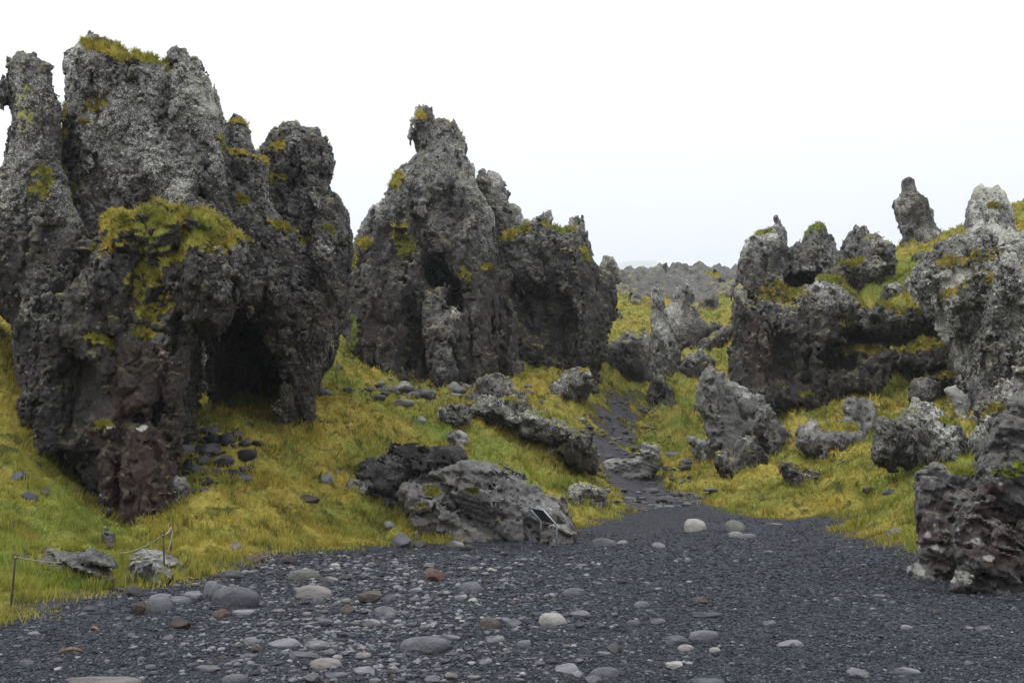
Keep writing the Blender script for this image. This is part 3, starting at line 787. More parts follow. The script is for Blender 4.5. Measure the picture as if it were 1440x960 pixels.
rock('lava_formation', 'middle lava formation rising to one upright spire, with an arched hollow on its right', 'lava rock', [
    poly(52.5, 3.2, 4.5, 1.9, [(570, 240), (586, 224), (583, 205), (577, 190), (580, 170), (590, 153), (601, 151), (609, 160), (611, 182), (626, 176), (640, 184), (656, 194), (655, 215), (667, 238),
        (674, 262), (690, 300), (700, 400), (690, 560), (600, 560), (560, 400), (550, 300), (560, 252)], 'rock_spire', .65),
    cone((600, 230, 52, 15), (597, 166, 52, 11), 'rock_spire', .35),
    poly(51, 2.8, 4, 1.6, [(488, 357), (500, 332), (517, 310), (537, 292), (545, 266), (556, 254), (574, 252), (585, 300), (600, 380), (606, 460), (605, 560), (515, 560), (488, 500)], 'rock_shoulder', .7),
    poly(57.5, 3.6, 5, 2.6, [(660, 270), (680, 251), (700, 250), (712, 263), (716, 281), (728, 297), (733, 309), (760, 312), (776, 316), (795, 324), (812, 315), (822, 327), (832, 350), (842, 385), (850, 440),
        (850, 490), (845, 540), (640, 560), (640, 400)], 'rock_ridge', .95),
    cone((695, 500, 54.5, 36), (692, 300, 55.5, 24), 'rock_ridge', .8),
    cone((674, 530, 50.5, 34), (662, 400, 51.3, 30), 'rock_buttress'),
    poly(63, 2.6, 4, 1.6, [(800, 345), (832, 370), (846, 384), (858, 392), (868, 408), (866, 440), (850, 470), (838, 520), (800, 520)], 'rock_ridge', .6),
    cone((824, 500, 55, 16), (817, 400, 55.5, 18), 'rock_ridge'),
    cone((540, 520, 49.8, 30), (535, 400, 50, 26), 'rock_shoulder'),
    cone((712, 520, 53, 24), (700, 400, 54, 24), 'rock_ridge'),
    ], carve=[ell(617, 386, 50.4, 22, 27, 4.0), ell(640, 432, 50.6, 15, 44, 2.8), ell(764, 440, 53.8, 38, 66, 2.6, tilt=.75), ell(792, 466, 54.2, 24, 40, 2.6), ell(572, 462, 48.2, 13, 58, 1.6), ell(628, 300, 49.3, 22, 40, 1.0)],
    L=1.15, vox=1.9, lichen=(0.2, 0.68), seed=2, smooth_k=0.15, base=52, tuft_h=0.3,
    moss=[(597, 175, 52, 14, 8, .95), (622, 172, 52, 10, 7, .8), (645, 185, 52, 8, 8, .8), (562, 268, 51, 10, 16, .95), (785, 318, 55, 30, 8, .95), (715, 330, 54, 14, 14, .8), (735, 318, 54, 12, 8, .7), (825, 355, 54, 8, 18, .8),
          (520, 350, 50, 16, 12, .7), (570, 350, 50, 14, 24, .65), (655, 390, 50, 10, 12, .8), (680, 375, 50, 12, 9, .7), (500, 470, 50, 9, 30, .8), (500, 370, 50, 10, 10, .7)],
    rust=[(620, 330, 50, 30, 30, .5), (690, 470, 50, 30, 40, .5), (540, 470, 50, 30, 60, .5)])
rock('lava_pinnacle', 'slim pale lichened rock standing in front of the small cave of the middle formation', 'lava rock',
     [cone((622, 530, 48.3, 22), (606, 418, 49.2, 14)), cone((622, 470, 48.6, 22), (640, 440, 49, 9))], L=0.75, lichen=(0.42, 0.58), seed=13, base=48, rust=[(598, 505, 48, 10, 10, .8)])
rock('perched_boulder', 'small wedge of rock perched on the grassy crest of the middle ridge', 'boulder',
     [poly(55.5, 0.9, 1.2, .5, [(752, 316), (754, 304), (766, 296), (776, 294), (777, 318)])], L=0.6, lichen=(0.5, 0.6), seed=4, base=55)

rock('lava_formation', 'right hand lava formation with two blunt pinnacles above a dark stepped cliff of grassy shelves', 'lava rock', [
    poly(57.5, 2.6, 4, 1.5, [(1036, 367), (1041, 346), (1048, 332), (1062, 326), (1080, 322), (1089, 318), (1087, 304), (1092, 302), (1098, 311), (1106, 327), (1109, 347), (1122, 470), (1060, 480), (1032, 420)], 'rock_pinnacle', .6),
    poly(58.5, 2.8, 4, 1.6, [(1098, 362), (1105, 352), (1120, 342), (1130, 327), (1148, 315), (1162, 316), (1169, 340), (1172, 354), (1182, 374), (1200, 390), (1200, 480), (1100, 480)], 'rock_pinnacle', .65),
    poly(56.5, 3.2, 6, 1.8, [(1036, 402), (1060, 420), (1110, 428), (1130, 412), (1150, 402), (1180, 398), (1210, 425), (1232, 452), (1310, 450), (1350, 448), (1400, 440), (1400, 560), (1330, 590), (1200, 600), (1130, 600), (1050, 580), (1030, 520), (1028, 450)], 'rock_cliff'),
    cone((1062, 560, 54.2, 34), (1064, 450, 55, 30), 'rock_cliff'),
    cone((1140, 560, 54, 24), (1160, 440, 55.5, 36), 'rock_cliff'),
    ell(1195, 385, 58, 26, 18, 2.0, 'rock_cliff'),
    ell(1290, 503, 53.0, 80, 16, 2.4, 'rock_shelf', .14, 1.3),
    ell(1290, 452, 53.6, 70, 13, 2.2, 'rock_shelf', -.16, 1.4),
    ell(1330, 545, 52.0, 34, 16, 2.0, 'rock_shelf'),
    ell(1215, 540, 53.5, 40, 22, 1.8, 'rock_shelf'),
    ], carve=[ell(1240, 474, 52.9, 84, 16, 2.6, tilt=-.1), ell(1300, 532, 53, 46, 15, 2.6, tilt=.2), ell(1130, 398, 55.8, 36, 18, 2.0), ell(1108, 500, 52.8, 16, 46, 1.6), ell(1180, 500, 53, 44, 28, 2.0)],
    L=1.1, vox=1.9, lichen=(0.08, 0.62), seed=5, smooth_k=0.15, base=55, tuft_h=0.3,
    moss=[(1085, 415, 56, 36, 15, 1), (1066, 329, 57, 15, 6, .8), (1140, 325, 58, 12, 8, .7), (1165, 402, 57, 30, 9, .9), (1225, 420, 56, 52, 24, 1), (1290, 432, 55, 64, 18, 1), (1290, 490, 53, 78, 11, 1), (1330, 535, 52, 34, 9, 1), (1330, 505, 53, 20, 12, 1), (1225, 488, 54, 24, 9, .9),
          (1180, 465, 55, 14, 10, .7), (1120, 560, 55, 20, 8, .6), (1185, 375, 58, 14, 10, .8)],
    rust=[(1065, 500, 55, 30, 50, .8), (1170, 430, 56, 40, 24, .8), (1250, 545, 54, 60, 20, .4)])
rock('lava_pinnacle', 'small knobbly rock crest on the skyline between the blunt pinnacles and the lone fading spire', 'lava rock',
     [poly(69, 2, 3, 1.2, [(1181, 362), (1190, 342), (1200, 323), (1214, 322), (1228, 334), (1234, 330), (1240, 342), (1255, 347), (1259, 367), (1255, 400), (1185, 400)])],
     L=1.1, lichen=(0.5, 0.6), seed=6, base=69, mat='far_rock')
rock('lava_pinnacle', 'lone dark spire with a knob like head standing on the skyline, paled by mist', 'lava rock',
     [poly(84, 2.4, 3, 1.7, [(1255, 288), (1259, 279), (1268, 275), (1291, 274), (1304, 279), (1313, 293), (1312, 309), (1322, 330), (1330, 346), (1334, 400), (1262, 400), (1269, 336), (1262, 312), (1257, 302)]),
      cone((1279, 285, 84, 13), (1277, 258, 84, 10.5), na=.3)], L=.9, lichen=(0.62, 0.55), seed=7, base=84, mat='far_rock', rust=[(1285, 300, 84, 30, 50, .3)])  # raised lichen paints the mist's paling into the spire's colour
rock('lava_formation', 'pale lichen covered cliff at the right edge with a notched double tip on the skyline', 'lava rock', [
    poly(60, 2.2, 3, 1.2, [(1356, 335), (1358, 302), (1362, 287), (1370, 270), (1380, 262), (1385, 274), (1390, 286), (1393, 270), (1403, 265), (1410, 274), (1418, 287), (1425, 302), (1432, 340), (1432, 420), (1350, 420)], 'rock_pinnacle', .4),
    cone((1374, 300, 60, 10), (1380, 270, 60, 6), 'rock_pinnacle', .3), cone((1408, 300, 60, 12), (1400, 272, 60, 7), 'rock_pinnacle', .3),
    poly(51.5, 3, 6, 1.8, [(1272, 392), (1285, 374), (1310, 364), (1335, 350), (1350, 336), (1375, 322), (1400, 320), (1430, 332), (1450, 322), (1600, 300), (1600, 640), (1370, 640), (1345, 600), (1338, 500), (1318, 455), (1284, 425)], 'rock_cliff'),
    poly(43, 3, 5, 1.4, [(1404, 376), (1418, 364), (1440, 366), (1600, 345), (1600, 680), (1385, 680), (1362, 640), (1364, 570), (1378, 500), (1392, 430)], 'rock_cliff'),
    cone((1392, 625, 40, 26), (1398, 500, 41.5, 28), 'rock_cliff'),
    cone((1425, 640, 37, 36), (1430, 560, 39, 36), 'rock_cliff'),
    ell(1312, 400, 55, 30, 22, 2.2, 'rock_cliff'),
    ell(1385, 412, 46.5, 32, 16, 2.2, 'rock_cliff'),
    ell(1415, 585, 39, 40, 14, 1.5, 'rock_cliff'),
    ], carve=[ell(1408, 480, 40, 9, 40, 1.2), ell(1385, 440, 45, 24, 12, 1.5), ell(1430, 440, 39.8, 12, 30, .8)],
    L=1.05, vox=1.9, lichen=(0.66, 0.82), seed=8, smooth_k=0.15, base=45, tuft_h=0.3,
    moss=[(1388, 402, 46, 34, 11, 1), (1435, 368, 43, 22, 8, 1), (1355, 372, 50, 30, 8, .9), (1320, 385, 51, 24, 12, .8), (1415, 576, 39, 44, 8, 1), (1340, 505, 48, 14, 22, .9), (1335, 545, 47, 16, 12, .9), (1380, 300, 60, 14, 6, .6)])
rock('lava_rock', 'near brown layered rock at the right edge, grass on top, white droppings at its foot', 'lava rock', [
    poly(17.6, 0.9, 1.4, .35, [(1296, 692), (1300, 674), (1320, 668), (1345, 672), (1362, 700), (1362, 850), (1281, 850), (1285, 800), (1294, 760)], 'rock_pillar'),
    poly(16.4, 1.2, 2.5, .5, [(1338, 742), (1346, 712), (1362, 690), (1376, 658), (1390, 630), (1402, 596), (1424, 564), (1460, 545), (1600, 480), (1600, 900), (1390, 900), (1383, 830), (1345, 822)], 'rock_mass'),
    poly(18.6, 0.8, 1.4, .4, [(1304, 674), (1345, 664), (1392, 664), (1392, 800), (1304, 800)], 'rock_pillar'),
    ], L=0.75, vox=2.0, amp=.62, style='fractured', mat='boulder', lichen=(0.2, 0.46), seed=9, smooth_k=0.1, base=16.5, tuft_h=0.3,
    moss=[(1340, 664, 18, 36, 8, 1), (1440, 580, 16.4, 14, 10, .6)], rust=[(1320, 745, 17, 30, 60, .9), (1400, 770, 16, 60, 50, .5)], pale=[(1297, 800, 16.8, 7, 9, 1), (1318, 772, 16.8, 8, 5, 1), (1306, 752, 16.8, 3, 3, 1)])

def Yb(px, row): return float(ground_hit(px, row)[0, 1])
def outcrop(name, label, cat, base, pts, depth=0.5, L=None, R=None, style='clinker', mat='rock', lichen=(.45, .6), seed=0, group=None, moss=(), rust=(), carve=None, amp=1.0, extra=()):
    """a rock whose foot stands on the ground at the given place of the photo"""
    Yf = Yb(*base); xs = [p[0] for p in pts]; ys = [p[1] for p in pts]
    wid = (max(xs) - min(xs)) * Yf / FPX; hgt = (max(ys) - min(ys)) * Yf / FPX
    fr = max(0.25, depth * wid); Y = Yf + fr * 0.7
    L = L or min(1.0, 0.42 * min(wid, hgt * 1.3)); R = R or 0.36 * min(wid, hgt)
    f = lambda lst: [(a, b, Y, c, d, e) for a, b, c, d, e in lst]
    low = max(ys)
    pts = [(a, b + (14 if b > low - 12 else 0)) for a, b in pts]
    pcs = [poly(Y, fr, fr * 1.2, R, pts)] + [e(Y) for e in extra]
    cv = [ell(c[0], c[1], Yf, c[2], c[3], c[4] * fr) for c in (carve or [])]
    return rock(name, label, cat, pcs, carve=cv, L=L, style=style, mat=mat, lichen=lichen, seed=seed, group=group, moss=f(moss), rust=f(rust), base=Yf, amp=amp, tuft_h=min(.5, .22 / L), vox=2.0)

outcrop('boulder', 'angular black boulder with a dark overhanging face behind the big grey boulder by the board', 'boulder', (580, 714),
        [(505, 668), (520, 652), (545, 642), (552, 627), (575, 623), (600, 629), (640, 634), (657, 652), (655, 700), (620, 730), (560, 745), (528, 732), (512, 700)],
        .6, .9, .3, 'fractured', 'black_boulder', (-.1, .16), 21, amp=.65, moss=[(590, 625, 30, 4, .7)])
outcrop('boulder', 'largest grey boulder at the beach edge, fissured and mossy, reddish at its right end', 'boulder', (690, 754),
        [(570, 718), (568, 692), (585, 677), (600, 669), (640, 661), (690, 656), (730, 666), (750, 681), (765, 700), (785, 708), (800, 735), (806, 758), (700, 775), (580, 770), (563, 745)],
        .34, 1.0, .5, 'fractured', 'pale_boulder', (.30, .44), 22, amp=.7, moss=[(690, 722, 20, 7, .8), (665, 690, 10, 6, .7), (610, 690, 12, 8, .6), (600, 712, 10, 8, .6)], rust=[(790, 725, 24, 34, 1)])
outcrop('boulder', 'squat brown boulder behind the legs of the information board', 'boulder', (786, 766), [(758, 747), (775, 741), (795, 742), (810, 750), (808, 768), (758, 770)],
        .4, .3, .2, 'fractured', 'boulder', (.25, .4), 23, rust=[(785, 750, 40, 20, .8)])
outcrop('rock_outcrop', 'long low dark outcrop with an undercut front on the slope above the big boulders', 'outcrop', (690, 612),
        [(598, 585), (612, 568), (640, 562), (690, 556), (730, 562), (745, 575), (775, 582), (800, 592), (828, 612), (832, 642), (800, 640), (750, 616), (690, 620), (620, 606)],
        .22, .9, .7, 'clinker', 'rock', (.15, .65), 24, moss=[(640, 566, 30, 5, .8), (720, 562, 20, 4, .5), (770, 584, 18, 5, .7)], carve=[(680, 605, 60, 12, .5), (770, 625, 30, 9, .4)])
outcrop('rock_outcrop', 'peaked grey rock rising behind the long undercut outcrop', 'outcrop', (700, 578), [(655, 575), (672, 532), (688, 521), (705, 531), (742, 558), (760, 580), (660, 584)], .4, .7, lichen=(.4, .6), seed=25)
outcrop('rock_outcrop', 'slanting slab like outcrop left of the path below the arched hollow', 'outcrop', (800, 569), [(757, 574), (765, 546), (790, 536), (800, 521), (825, 518), (840, 530), (846, 550), (820, 563), (790, 572), (770, 580)],
        .35, .7, lichen=(.35, .6), seed=26, moss=[(830, 520, 20, 5, .8)])
outcrop('rock_outcrop', 'small pyramid shaped rock right beside the upper path', 'outcrop', (930, 573), [(903, 574), (910, 546), (916, 530), (930, 526), (945, 546), (960, 576)], .5, .6, lichen=(.5, .5), seed=27)
outcrop('rock_fin', 'tall narrow pale rock fin standing in the middle of the pass', 'outcrop', (935, 531), [(913, 535), (913, 482), (917, 456), (919, 410), (926, 406), (932, 430), (940, 458), (953, 500), (964, 532)], .35, .8, .55, lichen=(.6, .75), seed=28)
outcrop('rock_outcrop', 'broad dark outcrop under the yellow meadow of the pass, left of the rock fin', 'outcrop', (868, 527), [(818, 520), (830, 497), (845, 482), (870, 472), (885, 463), (905, 466), (916, 482), (916, 525), (870, 530)], .3, .9, lichen=(.4, .62), seed=29)
outcrop('rock_outcrop', 'ragged grey ridge behind the right side of the rock fin', 'outcrop', (968, 492), [(928, 475), (932, 432), (950, 422), (965, 402), (974, 430), (990, 452), (1015, 460), (1000, 476), (985, 500), (940, 502)], .3, .9, lichen=(.5, .65), seed=30)
outcrop('rock_outcrop', 'low dark rock between the rock fin and the right hand cliff', 'outcrop', (985, 530), [(955, 520), (962, 500), (985, 494), (1005, 505), (1006, 530), (970, 534)], .4, .6, lichen=(.3, .5), seed=31)
outcrop('rock_outcrop', 'slanting dark rock band leading up to the left foot of the right hand cliff', 'outcrop', (1003, 490), [(962, 494), (990, 476), (1015, 462), (1038, 452), (1038, 482), (1000, 494)], .3, .7, lichen=(.35, .55), seed=32)
outcrop('boulder', 'largest speckled boulder on the right slope with a hollow in its brown right flank', 'boulder', (1045, 652),
        [(984, 548), (988, 527), (1002, 518), (1020, 521), (1028, 536), (1050, 549), (1075, 559), (1090, 576), (1105, 601), (1111, 622), (1102, 645), (1070, 665), (1030, 650), (990, 630), (982, 580)],
        .36, .95, .85, 'clinker', 'boulder', (.60, .70), 33, rust=[(1085, 600, 26, 30, .7)], carve=[(1060, 636, 20, 20, .6)])
outcrop('boulder', 'small pale boulder just left of the largest speckled boulder', 'boulder', (986, 650), [(965, 614), (975, 611), (990, 616), (1005, 627), (1003, 650), (985, 652), (972, 636)], .45, .4, mat='boulder', lichen=(.6, .75), seed=34)
outcrop('boulder', 'dark two humped boulder at the foot of the largest speckled boulder', 'boulder', (1045, 664), [(1010, 642), (1018, 633), (1033, 641), (1042, 614), (1058, 610), (1084, 640), (1080, 662), (1040, 667), (1012, 664)], .35, .5, lichen=(.25, .4), seed=35)
outcrop('boulder', 'black boulder low on the grass, right below the largest speckled boulder', 'boulder', (1128, 690), [(1097, 656), (1105, 645), (1125, 656), (1150, 666), (1156, 686), (1125, 694), (1105, 687)], .45, .5, lichen=(.10, .30), seed=36, moss=[(1135, 656, 20, 6, .6)])
outcrop('boulder', 'long mossy boulder with a pale left end in the middle of the right slope', 'boulder', (1172, 642), [(1115, 626), (1125, 606), (1145, 596), (1190, 601), (1215, 607), (1222, 638), (1180, 642), (1152, 660), (1140, 640)], .3, .6, mat='boulder', lichen=(.4, .6), seed=37, moss=[(1175, 600, 34, 7, .9)])
outcrop('boulder', 'round grey boulder above the long mossy boulder', 'boulder', (1213, 612), [(1183, 600), (1186, 571), (1205, 558), (1225, 559), (1241, 571), (1238, 592), (1225, 616), (1195, 612)], .45, .55, mat='boulder', lichen=(.55, .65), seed=38)
outcrop('boulder', 'big humped dark boulder behind the near brown rock at the right', 'boulder', (1300, 664), [(1233, 622), (1240, 597), (1262, 582), (1290, 570), (1320, 582), (1345, 602), (1360, 632), (1374, 668), (1320, 674), (1270, 656), (1232, 640)],
        .34, .85, lichen=(.45, .6), seed=39, moss=[(1330, 590, 24, 8, .8)])
outcrop('boulder', 'knobbly boulder at the foot of the dark stepped cliff, above the big humped boulder', 'boulder', (1302, 574), [(1278, 560), (1285, 537), (1305, 529), (1325, 541), (1328, 562), (1300, 577)], .45, .55, lichen=(.45, .6), seed=40)
outcrop('rock_slab', 'whitish leaning slab at the foot of the right edge cliff', 'boulder', (1352, 592), [(1329, 550), (1345, 540), (1359, 556), (1369, 588), (1356, 592), (1339, 572)], .2, .3, .3, 'fractured', 'boulder', (1.0, 1.05), 41)
outcrop('boulder', 'lumpy rock under the right edge cliff just behind the near brown rock', 'boulder', (1390, 640), [(1362, 620), (1370, 595), (1390, 590), (1412, 602), (1416, 640), (1370, 645)], .4, .6, lichen=(.6, .7), seed=42)
outcrop('rock_outcrop', 'flat layered outcrop behind the left rope post, topped with grass', 'outcrop', (95, 817), [(26, 782), (45, 773), (90, 766), (130, 771), (154, 790), (160, 812), (100, 822), (35, 808)], .3, .5, .28, 'layered', 'boulder', (.30, .42), 43,
        moss=[(100, 768, 26, 6, 1), (40, 776, 18, 5, .8)])
outcrop('boulder', 'dark brown boulder at the foot of the second rope post', 'boulder', (206, 822), [(178, 814), (190, 797), (214, 796), (234, 809), (237, 824), (185, 824)], .45, .3, mat='boulder', style='fractured', lichen=(.15, .35), seed=44)
outcrop('rock_slab', 'pale flat slabs in the grass between the red pillar foot and the second rope post', 'boulder', (218, 799), [(168, 793), (200, 775), (225, 777), (262, 791), (282, 796), (272, 806), (180, 800)], .3, .22, .14, 'layered', 'boulder', (.45, .55), 45)
outcrop('boulder', 'rounded grey boulder resting on grass above the black angular boulder', 'boulder', (645, 630), [(622, 624), (628, 609), (645, 602), (660, 614), (666, 630)], .5, .35, .3, 'fractured', 'boulder', (.6, .7), 46)
outcrop('boulder', 'pale cracked rock at the left foot of the black angular boulder', 'boulder', (504, 699), [(480, 690), (494, 676), (520, 672), (529, 690), (500, 702)], .4, .35, mat='boulder', style='fractured', lichen=(.5, .6), seed=47)
outcrop('boulder', 'lichen grey rock in the grass right of the largest grey boulder', 'boulder', (820, 708), [(785, 702), (800, 687), (830, 681), (856, 691), (852, 708), (800, 711)], .4, .5, lichen=(.55, .65), seed=48)
outcrop('rock_slab', 'broad flat stepped rock across the lower path', 'boulder', (880, 668), [(838, 664), (850, 652), (880, 645), (900, 640), (905, 624), (925, 627), (932, 650), (915, 660), (880, 670)], .3, .5, .4, 'layered', 'boulder', (.55, .65), 49, moss=[(925, 648, 14, 5, .9)])
outcrop('boulder', 'tiny pale rock in the grass below the end of the long undercut outcrop', 'boulder', (774, 645), [(762, 640), (766, 628), (778, 625), (786, 634), (784, 648)], .5, .3, lichen=(.75, .75), seed=51)
outcrop('boulder', 'purplish rock leaning against the right flank of the red pillar', 'boulder', (246, 715), [(232, 705), (236, 678), (250, 670), (262, 684), (258, 715)], .4, .35, mat='boulder', lichen=(.4, .6), seed=52, rust=[(246, 700, 20, 20, .6)])
outcrop('boulder', 'streaked dark rock at the left foot of the red pillar', 'boulder', (152, 775), [(134, 770), (138, 745), (150, 734), (162, 748), (168, 775)], .4, .3, mat='boulder', lichen=(.35, .6), seed=53, moss=[(145, 735, 12, 8, .6)])
outcrop('rock_outcrop', 'dark hump on the skyline at the right shoulder of the middle formation', 'outcrop', (858, 402), [(838, 405), (843, 374), (850, 362), (860, 358), (872, 367), (882, 386), (884, 405)], .4, 1.2, lichen=(.4, .5), seed=54, mat='far_rock')
outcrop('rock_outcrop', 'low pointed rock on the far skyline of the pass, right of centre', 'outcrop', (1000, 392), [(970, 391), (985, 383), (997, 378), (1001, 372), (1008, 379), (1022, 382), (1034, 392)], .3, .8, lichen=(.4, .5), seed=55, mat='far_rock', moss=[(1000, 388, 20, 6, .7)])
outcrop('rock_outcrop', 'tiny dark stack alone on the far skyline in the middle of the pass', 'outcrop', (936, 390), [(929, 390), (932, 372), (938, 370), (943, 390)], .5, .5, lichen=(.3, .3), seed=56, mat='far_rock')
for k, (px, row, w_, h_, lab) in enumerate((
        (862, 448, 34, 20, 'low dark crag in the middle of the yellow meadow, left of the rock fin'),
        (893, 428, 40, 18, 'broad broken crag at the top of the yellow meadow under the lava ridge'),
        (1000, 436, 44, 24, 'dark broken crag on the pass slope above and right of the rock fin'),
        (958, 422, 30, 22, 'pointed small crag behind the top of the rock fin'),
        (1022, 420, 30, 18, 'small crag at the upper pass just left of the right hand pinnacles'),
        (1262, 415, 46, 20, 'flat mossy crag on the grass slope below the lone spire'),
        (1300, 372, 40, 20, 'low crag on the crest right under the lone spire'))):
    outcrop('rock_outcrop', lab, 'outcrop', (px, row), [(px - w_ * .5, row + 2), (px - w_ * .36, row - h_ * .55), (px - w_ * .05, row - h_), (px + w_ * .22, row - h_ * .7), (px + w_ * .5, row + 2)],
            .4, lichen=(.35, .6), seed=70 + k)
# loose blocks lying in the grass: (px, foot row, width px, height px, tone, label)
#ROCKS_END
# ------------------------------------------------------------------ loose stones
def ico(sub):
    t = (1 + 5 ** .5) / 2
    v = [(-1, t, 0), (1, t, 0), (-1, -t, 0), (1, -t, 0), (0, -1, t), (0, 1, t), (0, -1, -t), (0, 1, -t), (t, 0, -1), (t, 0, 1), (-t, 0, -1), (-t, 0, 1)]
    f = [(0, 11, 5), (0, 5, 1), (0, 1, 7), (0, 7, 10), (0, 10, 11), (1, 5, 9), (5, 11, 4), (11, 10, 2), (10, 7, 6), (7, 1, 8), (3, 9, 4), (3, 4, 2), (3, 2, 6), (3, 6, 8), (3, 8, 9), (4, 9, 5), (2, 4, 11), (6, 2, 10), (8, 6, 7), (9, 8, 1)]
    v = [np.array(p, float) / np.linalg.norm(p) for p in v]
    for _ in range(sub):
        cache = {}; nf = []
        def mid(a, b):
            k = (min(a, b), max(a, b))
            if k not in cache:
                m = v[a] + v[b]; v.append(m / np.linalg.norm(m)); cache[k] = len(v) - 1
            return cache[k]
        for a, b, c in f:
            x, y, z = mid(a, b), mid(b, c), mid(c, a)
            nf += [(a, x, z), (b, y, x), (c, z, y), (x, y, z)]
        f = nf
    return np.array(v), np.array(f, np.int32)
ICO4, ICO1 = ico(4), ico(1)

def stone_mesh(shape, seed):
    """unit stone (about 1 wide, 1 deep, 1 tall) to be scaled to size"""
    r = np.random.default_rng(seed)
    v = ICO4[0].copy()
    if shape == 'round':
        v *= 1 + 0.16 * fbm(v * 0.8, 2, off=seed * 2.1)[:, None] + 0.025 * fbm(v * 3, 3, off=seed)[:, None]
        v = np.sign(v) * np.abs(v) ** 0.9
    else:
        nc = 9 if shape == 'flat' else 13
        for _ in range(nc):
            d = r.normal(size=3); d /= np.linalg.norm(d)
            lim = 0.58 + 0.25 * r.random()
            s = v @ d; ex = np.maximum(s - lim, 0)
            v -= (ex * 0.93)[:, None] * d
        v *= 1 + 0.06 * fbm(v * 1.6, 3, off=seed)[:, None] + 0.03 * (0.5 - samp(VW, (v * 3.1).astype(F32) + F32(seed)))[:, None]
    v -= (v.max(0) + v.min(0)) / 2
    v /= np.ptp(v, axis=0)
    return new_mesh('stone_mesh', v, ICO4[1])
SHAPES = {k: [stone_mesh(k, 100 * i + j) for j in range(5)] for i, k in enumerate(('round', 'flat', 'angular'))}
_mesh_cache = {}
def stone_obj(name, shape, tone, p, w, d, h, rot, sink, tilt=0.0, seed=0):
    k = (shape, seed % 5, tone)
    if k not in _mesh_cache:
        me = SHAPES[shape][seed % 5].copy(); me.materials.append(STONE[tone]); _mesh_cache[k] = me
    o = bpy.data.objects.new(name, _mesh_cache[k]); C.objects.link(o)
    o.scale = (w, d, h); o.rotation_euler = (tilt, tilt * .5, rot)
    o.location = (p[0], p[1], p[2] + h * (0.5 - sink))
    return o

